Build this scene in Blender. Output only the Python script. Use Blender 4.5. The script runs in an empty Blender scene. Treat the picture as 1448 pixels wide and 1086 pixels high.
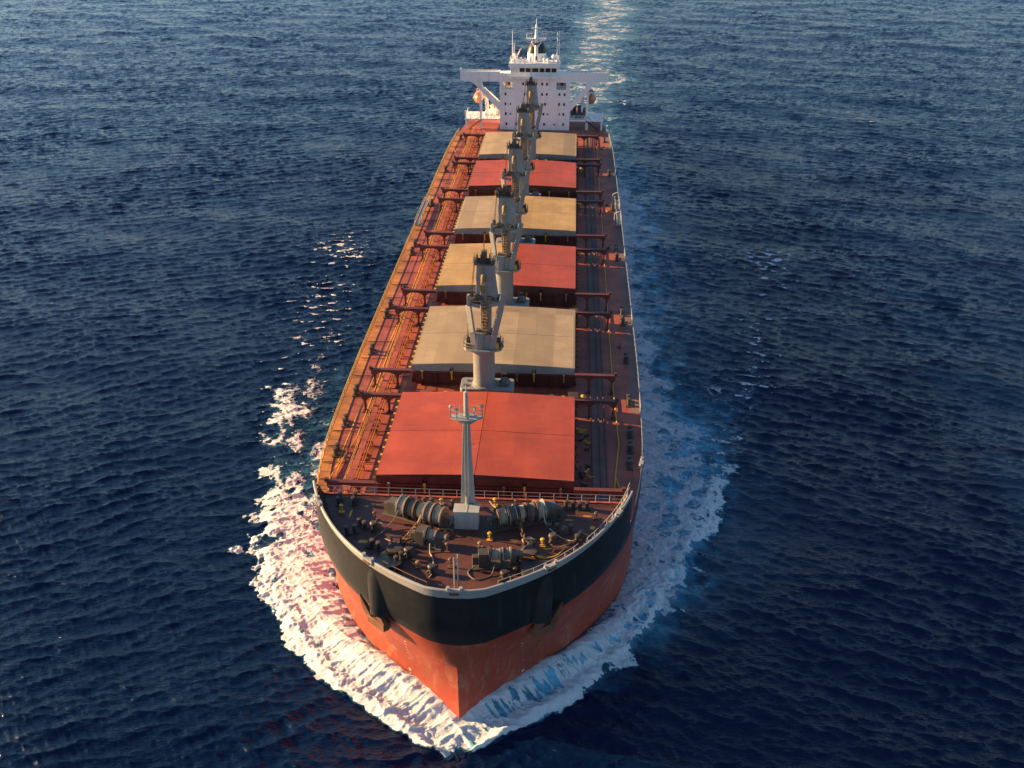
import bpy, math, random
import numpy as np
from mathutils import Vector, Matrix

random.seed(7)
SC = bpy.context.scene
COL = SC.collection
R = math.radians

# ------------------------------------------------------------------ camera, sky, sun, exposure
cam_d = bpy.data.cameras.new("camera")
cam = bpy.data.objects.new("camera", cam_d)
COL.objects.link(cam)
CAM = (9.55, 0.0, 78.0)
cam.location = CAM
cam.rotation_euler = (R(90 - 28.59), 0, R(3.374))
cam_d.sensor_width = 36.0
cam_d.lens = 1400 / 1448 * 36.0
cam_d.clip_start = 1.0
cam_d.clip_end = 60000
SC.camera = cam

SUN_EL, SUN_AZ = 15.0, -79.0          # azimuth clockwise from +Y (aft): abaft the starboard beam
to_sun = Vector((math.cos(R(SUN_EL)) * math.sin(R(SUN_AZ)), math.cos(R(SUN_EL)) * math.cos(R(SUN_AZ)), math.sin(R(SUN_EL))))
world = bpy.data.worlds.new("World")
SC.world = world
world.use_nodes = True
wn = world.node_tree
bg = wn.nodes["Background"]
sky = wn.nodes.new("ShaderNodeTexSky")
sky.sky_type = 'NISHITA'
sky.sun_disc = False
sky.sun_elevation = R(SUN_EL)
sky.sun_rotation = R(SUN_AZ)
sky.altitude = 0
sky.air_density = 1.0
sky.dust_density = 0.4
sky.ozone_density = 3.2
wn.links.new(sky.outputs[0], bg.inputs[0])
bg.inputs[1].default_value = 0.060

sun_d = bpy.data.lights.new("sun", 'SUN')
sun_d.energy = 5.0
sun_d.angle = R(0.5)
sun_d.color = (1.0, 0.64, 0.30)
sun = bpy.data.objects.new("sun", sun_d)
COL.objects.link(sun)
sun.location = to_sun * 400
sun.rotation_euler = to_sun.to_track_quat('Z', 'Y').to_euler()

SC.view_settings.view_transform = 'Standard'
SC.view_settings.look = 'None'
SC.view_settings.gamma = 1
SC.view_settings.exposure = 1.75
SC.view_settings.use_curve_mapping = False

# ------------------------------------------------------------------ materials
def newmat(name):
    m = bpy.data.materials.new(name)
    m.use_nodes = True
    nt = m.node_tree
    b = nt.nodes["Principled BSDF"]
    return m, nt, b

def N(nt, typ, **kw):
    n = nt.nodes.new(typ)
    for k, v in kw.items():
        setattr(n, k, v)
    return n

def L(nt, a, b):
    nt.links.new(a, b)

def math_node(nt, op, a, b=None, clamp=False):
    n = N(nt, "ShaderNodeMath", operation=op, use_clamp=clamp)
    for i, v in enumerate((a, b)):
        if v is None:
            continue
        if isinstance(v, (int, float)):
            n.inputs[i].default_value = v
        else:
            L(nt, v, n.inputs[i])
    return n.outputs[0]

def mix(nt, fac, a, b, blend='MIX'):
    n = N(nt, "ShaderNodeMix", data_type='RGBA', blend_type=blend)
    for i, v in ((0, fac), (6, a), (7, b)):
        if isinstance(v, (int, float)):
            n.inputs[i].default_value = v
        elif isinstance(v, tuple):
            n.inputs[i].default_value = (v[0], v[1], v[2], 1)
        else:
            L(nt, v, n.inputs[i])
    return n.outputs[2]

def ramp(nt, v, lo, hi):
    n = N(nt, "ShaderNodeMapRange", interpolation_type='SMOOTHSTEP')
    L(nt, v, n.inputs[0])
    n.inputs[1].default_value = lo
    n.inputs[2].default_value = hi
    return n.outputs[0]

def noise(nt, vec, scale, detail=4, rough=.55, dist=0.0):
    n = N(nt, "ShaderNodeTexNoise")
    L(nt, vec, n.inputs["Vector"])
    n.inputs["Scale"].default_value = scale
    n.inputs["Detail"].default_value = detail
    n.inputs["Roughness"].default_value = rough
    n.inputs["Distortion"].default_value = dist
    return n.outputs["Fac"]

def scaled(nt, vec, s):
    n = N(nt, "ShaderNodeMapping")
    L(nt, vec, n.inputs[0])
    n.inputs[3].default_value = s
    return n.outputs[0]

def position(nt):
    return N(nt, "ShaderNodeNewGeometry").outputs["Position"]

def paint(name, col, rough=.5, var=.25, rust=.35, rust_col=(.16, .055, .02), streak=None, strips=0.0, strip_w=2.7,
          plates=None, bump=.15, metallic=0.0, fine=6.0, seam_dark=.45, scuff=False, shell=None):
    """painted ship steel: colour drift, grime, rust blooms, optional strips / plate seams"""
    m, nt, b = newmat(name)
    p = position(nt)
    c = mix(nt, ramp(nt, noise(nt, p, .22, 5, .6), .3, .7), tuple(x * (1 - var) for x in col), tuple(min(1, x * (1 + var)) for x in col))
    if strips:
        sx = N(nt, "ShaderNodeSeparateXYZ"); L(nt, p, sx.inputs[0])
        fl = math_node(nt, 'FLOOR', math_node(nt, 'DIVIDE', sx.outputs[0], strip_w))
        fy = math_node(nt, 'FLOOR', math_node(nt, 'DIVIDE', sx.outputs[1], 27.0))
        wnz = N(nt, "ShaderNodeTexWhiteNoise", noise_dimensions='2D')
        cb = N(nt, "ShaderNodeCombineXYZ"); L(nt, fl, cb.inputs[0]); L(nt, fy, cb.inputs[1])
        L(nt, cb.outputs[0], wnz.inputs["Vector"])
        c = mix(nt, wnz.outputs["Value"], mix(nt, strips, c, tuple(x * .55 for x in col)), c)
    c = mix(nt, math_node(nt, 'MULTIPLY', ramp(nt, noise(nt, p, fine, 6, .7), .45, .8), .35), c, tuple(x * .5 for x in col))
    if streak:
        sv = scaled(nt, p, streak)
        st = ramp(nt, noise(nt, sv, 1.0, 5, .65), .52, .78)
        c = mix(nt, math_node(nt, 'MULTIPLY', st, .45), c, rust_col)
        st2 = ramp(nt, noise(nt, scaled(nt, p, tuple(s * 1.7 for s in streak)), 1.0, 5, .7), .56, .75)
        c = mix(nt, math_node(nt, 'MULTIPLY', st2, .3), c, tuple(min(1, x * 1.5 + .04) for x in col))
    if rust:
        rn = ramp(nt, noise(nt, p, .9, 8, .68, .4), .66 - .12 * rust, .80 - .06 * rust)
        c = mix(nt, math_node(nt, 'MULTIPLY', rn, min(1, .5 + rust)), c, rust_col)
    if scuff:      # pale scrapes and salt bloom low on the bow
        sc = ramp(nt, noise(nt, scaled(nt, p, (.5, .5, .22)), 1.0, 7, .72, 1.2), .50, .68)
        c = mix(nt, math_node(nt, 'MULTIPLY', sc, .55), c, (.46, .20, .12))
        sc2 = ramp(nt, noise(nt, scaled(nt, p, (3.0, 3.0, .5)), 1.0, 5, .75, .6), .62, .72)
        c = mix(nt, math_node(nt, 'MULTIPLY', sc2, .55), c, (.16, .035, .02))
    h = noise(nt, p, .55, 3, .5)
    if shell:
        sp = N(nt, "ShaderNodeSeparateXYZ"); L(nt, p, sp.inputs[0])
        cv = N(nt, "ShaderNodeCombineXYZ")
        L(nt, math_node(nt, 'ADD', sp.outputs[1], math_node(nt, 'MULTIPLY', math_node(nt, 'ABSOLUTE', sp.outputs[0]), .6)), cv.inputs[0]); L(nt, sp.outputs[2], cv.inputs[1])
    if plates or shell:
        br = N(nt, "ShaderNodeTexBrick")
        L(nt, cv.outputs[0] if shell else p, br.inputs["Vector"])
        plates = plates or shell
        br.inputs["Color1"].default_value = (1, 1, 1, 1); br.inputs["Color2"].default_value = (.86, .86, .86, 1)
        br.inputs["Mortar"].default_value = (seam_dark, seam_dark, seam_dark, 1)
        br.inputs["Scale"].default_value = 1.0
        br.inputs["Brick Width"].default_value = plates[0]; br.inputs["Row Height"].default_value = plates[1]
        br.inputs["Mortar Size"].default_value = .05; br.inputs["Mortar Smooth"].default_value = .4
        c = mix(nt, .8, c, br.outputs["Color"], 'MULTIPLY')
    L(nt, c, b.inputs["Base Color"])
    rr = N(nt, "ShaderNodeMapRange"); L(nt, noise(nt, p, 1.3, 5), rr.inputs[0])
    rr.inputs[3].default_value = max(.05, rough - .14); rr.inputs[4].default_value = min(1, rough + .16)
    L(nt, rr.outputs[0], b.inputs["Roughness"])
    b.inputs["Metallic"].default_value = metallic
    bp = N(nt, "ShaderNodeBump")
    bp.inputs["Strength"].default_value = bump
    bp.inputs["Distance"].default_value = .25
    L(nt, h, bp.inputs["Height"])
    L(nt, bp.outputs[0], b.inputs["Normal"])
    return m

M = {}
M['hull_black'] = paint("hull_black", (.016, .017, .019), .38, .2, .05, (.06, .045, .035), streak=(.5, .5, .05), bump=.16, fine=2, shell=(9.0, 2.5), seam_dark=.6)
M['hull_red'] = paint("hull_red", (.34, .050, .022), .55, .16, .12, (.24, .09, .03), streak=(.7, .7, .07), bump=.22, fine=2.5, scuff=True, shell=(9.0, 2.5), seam_dark=.74)
M['deck_red'] = paint("deck_red", (.35, .08, .045), .6, .3, .5, (.13, .05, .03), plates=(9.0, 2.6), bump=.2, fine=3.0)
M['fore_deck'] = paint("forecastle_deck", (.095, .033, .024), .55, .35, .5, (.07, .035, .028), plates=(7.0, 2.4), bump=.22, fine=2.0, seam_dark=.7)
M['cover_red'] = paint("cover_red", (.44, .070, .026), .5, .18, .2, (.27, .055, .03), streak=(.14, 1.1, 1), strips=.3, plates=(2.75, 9.55), seam_dark=.82, bump=.08, fine=4)
M['cover_tan'] = paint("cover_tan", (.46, .335, .19), .6, .18, .5, streak=(.14, 1.1, 1), rust_col=(.30, .17, .07), strips=.9, plates=(2.75, 9.55), seam_dark=.8, bump=.08, fine=3)
M['cover_gold'] = paint("cover_golden_tan", (.50, .315, .12), .6, .18, .45, (.32, .16, .05), streak=(.14, 1.1, 1), strips=.5, bump=.08, fine=3, plates=(2.75, 9.55), seam_dark=.8)
M['tan_skirt'] = paint("tan_skirt", (.25, .24, .22), .6, .2, .3, (.2, .09, .04))
M['coaming'] = paint("coaming_dark_red", (.10, .028, .022), .6, .3, .4, (.06, .03, .02))
M['beam_red'] = paint("beam_red", (.12, .032, .023), .5, .2, .3, (.08, .03, .02))
M['crane'] = paint("crane_grey", (.25, .25, .23), .45, .15, .25, (.27, .15, .06), streak=(1.2, 1.2, .12))
M['crane_dark'] = paint("crane_machinery", (.10, .085, .068), .5, .4, .6, (.2, .09, .03))
M['white'] = paint("white_paint", (.84, .83, .80), .4, .06, .06, (.45, .28, .16), streak=(1.0, 1.0, .1))
M['white_rail'] = paint("white_rail", (.7, .68, .64), .45, .12, .3, (.4, .22, .1))
M['mast_grey'] = paint("mast_grey", (.36, .36, .33), .45, .12, .15, (.3, .18, .09))
M['cap'] = paint("cap_rail_grey", (.30, .29, .28), .5, .12, .3, (.2, .1, .05))
M['black'] = paint("black_paint", (.018, .018, .019), .45, .3, .1, (.05, .04, .03))
M['dark_steel'] = paint("dark_steel", (.062, .048, .038), .5, .4, .5, (.12, .055, .025))
M['rusty'] = paint("rusty_steel", (.14, .06, .03), .7, .4, .7, (.24, .10, .03))
M['yellow'] = paint("yellow_paint", (.62, .34, .03), .5, .2, .35, (.25, .1, .03))
M['yellow_worn'] = paint("worn_yellow_deck_paint", (.43, .165, .04), .6, .35, 1.0, (.30, .075, .045), plates=(9.0, 2.6))
M['grey_deck'] = paint("grey_walkway", (.19, .105, .08), .7, .25, .5, (.12, .06, .04), fine=4)
M['orange'] = paint("lifeboat_orange", (.55, .16, .06), .4, .1, .05)
M['ochre'] = paint("warm_ochre", (.26, .17, .075), .6, .4, .6, (.12, .06, .03))  # dull ochre; on the cranes it carries the sunlit tone of ladder and cab
M['rope'] = paint("rope", (.40, .33, .22), .9, .25, .0, fine=14)
M['rope_dark'] = paint("rope_dark", (.15, .125, .10), .9, .3, .0, fine=14)
M['flag'] = paint("flag_cloth", (.72, .55, .42), .9, .1, .0)
def glass():
    m, nt, b = newmat("dark_glass")
    b.inputs["Base Color"].default_value = (.012, .016, .02, 1)
    b.inputs["Roughness"].default_value = .06
    b.inputs["Specular IOR Level"].default_value = .6
    return m
M['glass'] = glass()

# ------------------------------------------------------------------ mesh builder
class MB:
    def __init__(s):
        s.v = []; s.f = []; s.m = []
    def add(s, vs, fs, mi=0):
        o = len(s.v)
        s.v.extend([tuple(map(float, q)) for q in vs])
        s.f.extend([tuple(o + i for i in f) for f in fs])
        s.m.extend([mi] * len(fs))
    def box(s, x0, x1, y0, y1, z0, z1, mi=0, rz=0.0):
        cx, cy = (x0 + x1) / 2, (y0 + y1) / 2
        c, n = math.cos(rz), math.sin(rz)
        vs = []
        for z in (z0, z1):
            for x, y in ((x0, y0), (x1, y0), (x1, y1), (x0, y1)):
                dx, dy = x - cx, y - cy
                vs.append((cx + dx * c - dy * n, cy + dx * n + dy * c, z))
        s.add(vs, [(3, 2, 1, 0), (4, 5, 6, 7), (0, 1, 5, 4), (1, 2, 6, 5), (2, 3, 7, 6), (3, 0, 4, 7)], mi)
    def frustum(s, c0, w0, d0, c1, w1, d1, mi=0):
        """box with different bottom/top rectangles; c = centre xyz"""
        vs = []
        for (c, w, d) in ((c0, w0, d0), (c1, w1, d1)):
            for a, b_ in ((-1, -1), (1, -1), (1, 1), (-1, 1)):
                vs.append((c[0] + a * w / 2, c[1] + b_ * d / 2, c[2]))
        s.add(vs, [(3, 2, 1, 0), (4, 5, 6, 7), (0, 1, 5, 4), (1, 2, 6, 5), (2, 3, 7, 6), (3, 0, 4, 7)], mi)
    def tube(s, pts, r, n=8, mi=0, caps=True):
        pts = [Vector(p) for p in pts]
        rr = r if isinstance(r, (list, tuple)) else [r] * len(pts)
        vs, fs = [], []
        up = Vector((0, 0, 1))
        prev = None
        for i, p in enumerate(pts):
            t = (pts[min(i + 1, len(pts) - 1)] - pts[max(i - 1, 0)])
            t = t.normalized() if t.length > 1e-9 else Vector((0, 0, 1))
            if prev is None:
                a = t.cross(up)
                if a.length < .05:
                    a = t.cross(Vector((1, 0, 0)))
            else:
                a = prev - t * prev.dot(t)
            a.normalize(); prev = a
            b = t.cross(a)
            for k in range(n):
                an = 2 * math.pi * k / n
                vs.append(p + (a * math.cos(an) + b * math.sin(an)) * rr[i])
        for i in range(len(pts) - 1):
            for k in range(n):
                fs.append((i * n + k, i * n + (k + 1) % n, (i + 1) * n + (k + 1) % n, (i + 1) * n + k))
        if caps:
            fs.append(tuple(range(n))[::-1])
            fs.append(tuple((len(pts) - 1) * n + k for k in range(n)))
        s.add(vs, fs, mi)
    def bar(s, p0, p1, w, h, mi=0):
        """square bar between two points, w sideways, h in the other direction"""
        p0, p1 = Vector(p0), Vector(p1)
        t = (p1 - p0).normalized()
        a = t.cross(Vector((0, 0, 1)))
        if a.length < .05:
            a = Vector((1, 0, 0))
        a.normalize(); b = t.cross(a)
        vs = []
        for p in (p0, p1):
            for i, j in ((-1, -1), (1, -1), (1, 1), (-1, 1)):
                vs.append(p + a * (i * w / 2) + b * (j * h / 2))
        s.add(vs, [(3, 2, 1, 0), (4, 5, 6, 7), (0, 1, 5, 4), (1, 2, 6, 5), (2, 3, 7, 6), (3, 0, 4, 7)], mi)
    def lathe(s, c, prof, n=24, mi=0, axis='Z'):
        vs, fs = [], []
        for r, z in prof:
            for k in range(n):
                an = 2 * math.pi * k / n
                a, b = r * math.cos(an), r * math.sin(an)
                vs.append((c[0] + a, c[1] + b, c[2] + z) if axis == 'Z' else ((c[0] + z, c[1] + a, c[2] + b) if axis == 'X' else (c[0] + a, c[1] + z, c[2] + b)))
        for i in range(len(prof) - 1):
            for k in range(n):
                fs.append((i * n + k, i * n + (k + 1) % n, (i + 1) * n + (k + 1) % n, (i + 1) * n + k))
        fs.append(tuple(range(n))[::-1]); fs.append(tuple((len(prof) - 1) * n + k for k in range(n)))
        s.add(vs, fs, mi)
    def prism_xz(s, poly, y0, y1, mi=0):
        n = len(poly)
        vs = [(x, y0, z) for x, z in poly] + [(x, y1, z) for x, z in poly]
        fs = [tuple(range(n)), tuple(range(2 * n - 1, n - 1, -1))]
        fs += [(i, i + n, (i + 1) % n + n, (i + 1) % n) for i in range(n)]
        s.add(vs, fs, mi)
    def prism_xy(s, poly, z0, z1, mi=0):
        n = len(poly)
        vs = [(x, y, z0) for x, y in poly] + [(x, y, z1) for x, y in poly]
        fs = [tuple(range(n))[::-1], tuple(range(n, 2 * n))]
        fs += [(i, (i + 1) % n, (i + 1) % n + n, i + n) for i in range(n)]
        s.add(vs, fs, mi)
    def xform(s, mat):
        s.v = [tuple(mat @ Vector(q)) for q in s.v]
        return s
    def build(s, name, mats, parent=None, bevel=0.0, angle=35, origin=None):
        if not isinstance(mats, (list, tuple)):
            mats = [mats]
        vs = np.array(s.v, dtype=np.float64)
        lo, hi = vs.min(0), vs.max(0)
        org = np.array(origin if origin is not None else ((lo[0] + hi[0]) / 2, (lo[1] + hi[1]) / 2, lo[2]))
        me = bpy.data.meshes.new(name)
        me.from_pydata((vs - org).tolist(), [], s.f)
        for m_ in mats:
            me.materials.append(M[m_] if isinstance(m_, str) else m_)
        me.polygons.foreach_set("material_index", s.m)
        import bmesh
        bm = bmesh.new(); bm.from_mesh(me)
        bmesh.ops.recalc_face_normals(bm, faces=bm.faces)
        bm.to_mesh(me); bm.free()
        me.polygons.foreach_set("use_smooth", [True] * len(me.polygons))
        me.set_sharp_from_angle(angle=R(angle))
        o = bpy.data.objects.new(name, me)
        COL.objects.link(o)
        link(o, tuple(org), parent)
        if bevel:
            b = o.modifiers.new("bevel", 'BEVEL'); b.width = bevel; b.segments = 2; b.limit_method = 'ANGLE'; b.angle_limit = R(40)
            b.harden_normals = False
        return o

WLOC = {}
def link(o, org, parent):
    WLOC[o.name] = org
    if parent is not None:
        o.parent = parent
        pw = WLOC[parent.name]
        o.location = tuple(a - b for a, b in zip(org, pw))
    else:
        o.location = org

def empty(name, org, parent=None):
    o = bpy.data.objects.new(name, None)
    o.empty_display_size = 2
    COL.objects.link(o)
    link(o, org, parent)
    return o

def copy_tree(o, parent, delta):
    """a copy of a part (or thing) and everything under it, shifted by delta"""
    c = o.copy(); COL.objects.link(c)
    w = WLOC[o.name]; wn_ = tuple(a + b for a, b in zip(w, delta))
    WLOC[c.name] = wn_
    c.parent = parent
    if parent is not None and parent.name in WLOC:
        pw = WLOC[parent.name]
        c.location = tuple(a - b for a, b in zip(wn_, pw))
    for ch in list(o.children):
        copy_tree(ch, c, delta)
    return c

def tag(o, label=None, cat=None, group=None, kind=None):
    for k, v in (("label", label), ("category", cat), ("group", group), ("kind", kind)):
        if v:
            o[k] = v

# ------------------------------------------------------------------ hull form
def spline(pts, n):
    """Catmull-Rom through pts, resampled to n+1 points by arclength"""
    p = np.array(pts, float)
    q = np.vstack([2 * p[0] - p[1], p, 2 * p[-1] - p[-2]])
    out = []
    for i in range(1, len(q) - 2):
        t = np.linspace(0, 1, 30, endpoint=False)[:, None]
        a, b, c, d = q[i - 1], q[i], q[i + 1], q[i + 2]
        out.append(.5 * (2 * b + (c - a) * t + (2 * a - 5 * b + 4 * c - d) * t ** 2 + (3 * b - a - 3 * c + d) * t ** 3))
    o = np.vstack(out + [p[-1:]])
    s = np.r_[0, np.cumsum(np.linalg.norm(np.diff(o, axis=0), axis=1))]
    u = np.linspace(0, s[-1], n + 1)
    return np.c_[np.interp(u, s, o[:, 0]), np.interp(u, s, o[:, 1])]

NB = 44
TOP = spline([(0, 70.95), (2.4, 71.15), (4.5, 72.2), (7.4, 74.0), (10.4, 76.5), (13.25, 79.9), (15.6, 83.9), (17.25, 88.0), (18.5, 93.5), (19.35, 101), (19.75, 112), (19.95, 125)], NB)
WL = spline([(0, 71.25), (3.7, 74.3), (7.5, 77.5), (11.1, 81.3), (14.5, 86.6), (16.9, 91.8), (18.4, 98), (19.4, 107), (19.85, 116), (19.95, 125)], NB)
AFT = [(20, 150), (20, 180), (20, 215), (19.9, 235), (19.4, 250), (18.5, 261), (16.4, 271), (12.6, 280), (8, 285)]
MAIN_Z, FC_Z, BW_Z = 13.0, 15.6, 17.2

def half_section(i, z):
    """point on the half hull (x>=0): column i, height z"""
    if i <= NB:
        k = min(1, max(0, (z - 2.2) / 10.3)); k = k * k * (3 - 2 * k)
        if z < 0:
            k = 0
        p = WL[i] * (1 - k) + TOP[i] * k
        return p[0], p[1], z
    x, y = AFT[i - NB - 1]
    return x, y, z
NCOL = NB + 1 + len(AFT)
def zpaint(i):
    return 11.2 - .75 * math.exp(-(i / 5.0) ** 2)

ship = empty("bulk_carrier", (0, 180, 0))
tag(ship, "long red and black bulk carrier with grey deck cranes steaming towards the viewer", "cargo ship")

def i_at_y(y):
    return int(np.argmin(np.abs(TOP[:, 1] - y)))
I_FC = i_at_y(88.0)

def build_hull():
    mb = MB()
    for sgn in (-1, 1):
        rows = [-3, 0, 1.2, 2.5, 4, 5.5, 7.2, 8.6, 'p', 11.9, 12.4, MAIN_Z]
        vs = []
        for r in rows:
            for i in range(NCOL):
                z = zpaint(i) if r == 'p' else r
                x, y, z = half_section(i, z)
                vs.append((sgn * x, y, z))
        red, blk = [], []
        for a in range(len(rows) - 1):
            for i in range(NCOL - 1):
                f = (a * NCOL + i, a * NCOL + i + 1, (a + 1) * NCOL + i + 1, (a + 1) * NCOL + i)
                (red if a < 8 else blk).append(f if sgn > 0 else f[::-1])
        o = len(mb.v)
        mb.add(vs, red, 1)
        mb.f.extend([tuple(o + q for q in f) for f in blk]); mb.m.extend([0] * len(blk))
        # forecastle side and bulwark
        rows = [MAIN_Z, 14.5, FC_Z, 16.5, BW_Z]
        vs = []
        n = I_FC + 1
        for r in rows:
            for i in range(n):
                x, y, _ = half_section(i, r)
                vs.append((sgn * x, y, r))
        fs = [(a * n + i, a * n + i + 1, (a + 1) * n + i + 1, (a + 1) * n + i) for a in range(4) for i in range(n - 1)]
        mb.add(vs, fs if sgn > 0 else [f[::-1] for f in fs], 0)
        # inner face of the bulwark
        vs = []
        for r in (FC_Z - .05, BW_Z):
            for i in range(n):
                x, y, _ = half_section(i, r)
                c = Vector((x, y - 100)); c = c * (1 - .28 / c.length)
                vs.append((sgn * c.x, c.y + 100, r))
        fs = [(i, n + i, n + i + 1, i + 1) for i in range(n - 1)]
        mb.add(vs, fs, 0)
    # transom
    x, y, _ = half_section(NCOL - 1, 0)
    mb.add([(-x, y, -3), (x, y, -3), (x, y, MAIN_Z), (-x, y, MAIN_Z)], [(0, 1, 2, 3)], 0)
    # weld
    import bmesh
    o = mb.build("hull", ['hull_black', 'hull_red'], ship, angle=28)
    bm = bmesh.new(); bm.from_mesh(o.data)
    bmesh.ops.remove_doubles(bm, verts=bm.verts, dist=.002)
    bmesh.ops.recalc_face_normals(bm, faces=bm.faces)
    bm.to_mesh(o.data); bm.free()
    o.data.set_sharp_from_angle(angle=R(30))
    return o
hull = build_hull()
tag(hull, "red below and black above, with a white topped bow")

def cap_rail():
    mb = MB()
    n = I_FC + 1
    idx = [(-1, i) for i in range(n - 1, 0, -1)] + [(1, i) for i in range(n)]
    ring = []
    for sgn, i in idx:
        x, y, _ = half_section(i, BW_Z)
        d = Vector((x, y - 100)); d.normalize()
        h = .16 + .66 * math.exp(-(i / 12.0) ** 2)
        t = .06
        pts = [(.06, -h), (.09, .04), (.03, .12), (-t - .08, .12), (-t - .10, -.05)]
        ring.append([(sgn * (x + d.x * a), y + d.y * a, BW_Z + b) for a, b in pts])
    vs = [p for r in ring for p in r]
    k = 5
    fs = []
    for j in range(len(ring) - 1):
        for q in range(k):
            fs.append((j * k + q, (j + 1) * k + q, (j + 1) * k + (q + 1) % k, j * k + (q + 1) % k))
    fs += [tuple(range(k)), tuple(range((len(ring) - 1) * k, len(ring) * k))[::-1]]
    mb.add(vs, fs)
    return mb.build("cap_rail", 'cap', hull)
cap_rail()

def decks():
    mb = MB()
    cols = [i for i in range(i_at_y(84), NCOL)]
    vs = []
    for i in cols:
        x, y, _ = half_section(i, MAIN_Z)
        vs += [(-x + .02, y, MAIN_Z - .02), (x - .02, y, MAIN_Z - .02)]
    mb.add(vs, [(2 * j, 2 * j + 1, 2 * j + 3, 2 * j + 2) for j in range(len(cols) - 1)])
    d = mb.build("main_deck", 'deck_red', ship)
    mb = MB()
    cols = [i for i in range(1, I_FC + 1)]
    vs = []
    for i in cols:
        x, y, _ = half_section(i, FC_Z)
        vs += [(-x + .1, y + .1, FC_Z), (x - .1, y + .1, FC_Z)]
    fs = [(2 * j, 2 * j + 1, 2 * j + 3, 2 * j + 2) for j in range(len(cols) - 1)]
    mb.add(vs, fs)
    x = half_section(I_FC, FC_Z)[0] - .1
    y = half_section(I_FC, FC_Z)[1] + .1
    mb.add([(-x, y, MAIN_Z - .1), (x, y, MAIN_Z - .1), (x, y, FC_Z), (-x, y, FC_Z)], [(0, 1, 2, 3)], 1)
    mb.box(-x, x, y - .25, y + .05, FC_Z, FC_Z + .12, 1)
    mb.build("forecastle_deck", ['fore_deck', 'deck_red'], ship)
    return d
deck = decks()
Y_BRK = half_section(I_FC, FC_Z)[1] + .1

def edge_at(y, z=MAIN_Z):
    ys = [half_section(i, z)[1] for i in range(NCOL)]
    xs = [half_section(i, z)[0] for i in range(NCOL)]
    return float(np.interp(y, ys, xs))

def railing(name, pts, h=1.05, step=1.6, mat='white_rail', parent=ship, rails=(.35, .7, 1.0), r=.035, post_r=.045):
    mb = MB()
    pts = [Vector(p) for p in pts]
    for f in rails:
        mb.tube([p + Vector((0, 0, h * f)) for p in pts], r, 5)
    acc = 0.0
    last = None
    for a, b in zip(pts[:-1], pts[1:]):
        seg = (b - a).length
        t = 0.0 if last is None else step - acc
        while t <= seg:
            p = a.lerp(b, t / seg)
            mb.tube([p, p + Vector((0, 0, h))], post_r, 5)
            last = p; t += step
        acc = seg - (t - step)
    return mb.build(name, mat, parent)

# main deck markings, strips, walkway
def strip(name, mat, xa, xb, y0, y1, z, n=40, parent=None, wob=0.0):
    """ribbon between two x-functions of y"""
    mb = MB(); vs = []
    for k in range(n + 1):
        y = y0 + (y1 - y0) * k / n
        vs += [(xa(y), y, z), (xb(y), y, z)]
    mb.add(vs, [(2 * j, 2 * j + 1, 2 * j + 3, 2 * j + 2) for j in range(n)])
    return mb.build(name, mat, parent or deck)
strip("edge_marking", 'yellow_worn', lambda y: -edge_at(y) + .12, lambda y: -edge_at(y) + 1.35, 89.5, 252, MAIN_Z + .004)
strip("edge_marking", 'grey_deck', lambda y: edge_at(y) - 1.3, lambda y: edge_at(y) - .12, 112, 252, MAIN_Z + .004)
strip("walkway_marking", 'grey_deck', lambda y: 13.3, lambda y: 15.0, 92, 254, MAIN_Z + .004)
strip("walkway_marking", 'yellow_worn', lambda y: -12.5, lambda y: -11.9, 91, 243, MAIN_Z + .004)
strip("line_marking", 'yellow', lambda y: -16.65 + .6 * math.sin(y * .05), lambda y: -16.5 + .6 * math.sin(y * .05), 97, 250, MAIN_Z + .008)

def deck_railing(sgn):
    ys = np.r_[np.linspace(91, 125, 16), np.linspace(130, 254, 28)]
    return railing("deck_railing", [(sgn * (edge_at(y) - .12), y, MAIN_Z) for y in ys], step=1.8, mat='cap' if sgn > 0 else 'yellow')
deck_railing(-1); deck_railing(1)

def pipe_rack():
    """raised walkway with pipes along the starboard deck"""
    mb = MB()
    y0, y1 = 91.0, 252.0
    for x, r, mi in ((-14.75, .10, 0), (-14.45, .14, 1), (-14.05, .10, 1), (-13.8, .07, 0)):
        mb.tube([(x, y0, 13.62), (x, y1, 13.62)], r, 6, mi)
    mb.box(-14.9, -14.2, y0, y1, 13.98, 14.03, 1)
    y = y0 + .5
    while y < y1:
        mb.box(-15.0, -13.65, y - .08, y + .08, 13.34, 13.48, 1)
        mb.box(-14.95, -14.85, y - .06, y + .06, 13, 13.98, 1)
        mb.box(-13.75, -13.65, y - .06, y + .06, 13, 13.5, 1)
        y += 2.7
    o = mb.build("pipe_rack", ['yellow', 'deck_red'], ship)
    r1 = railing("handrail", [(-14.92, y0, 14.03), (-14.92, y1, 14.03)], h=.95, step=2.2, mat='yellow', parent=o, rails=(.55, 1.0), r=.028)
    return o
pipe_rack()

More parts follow.
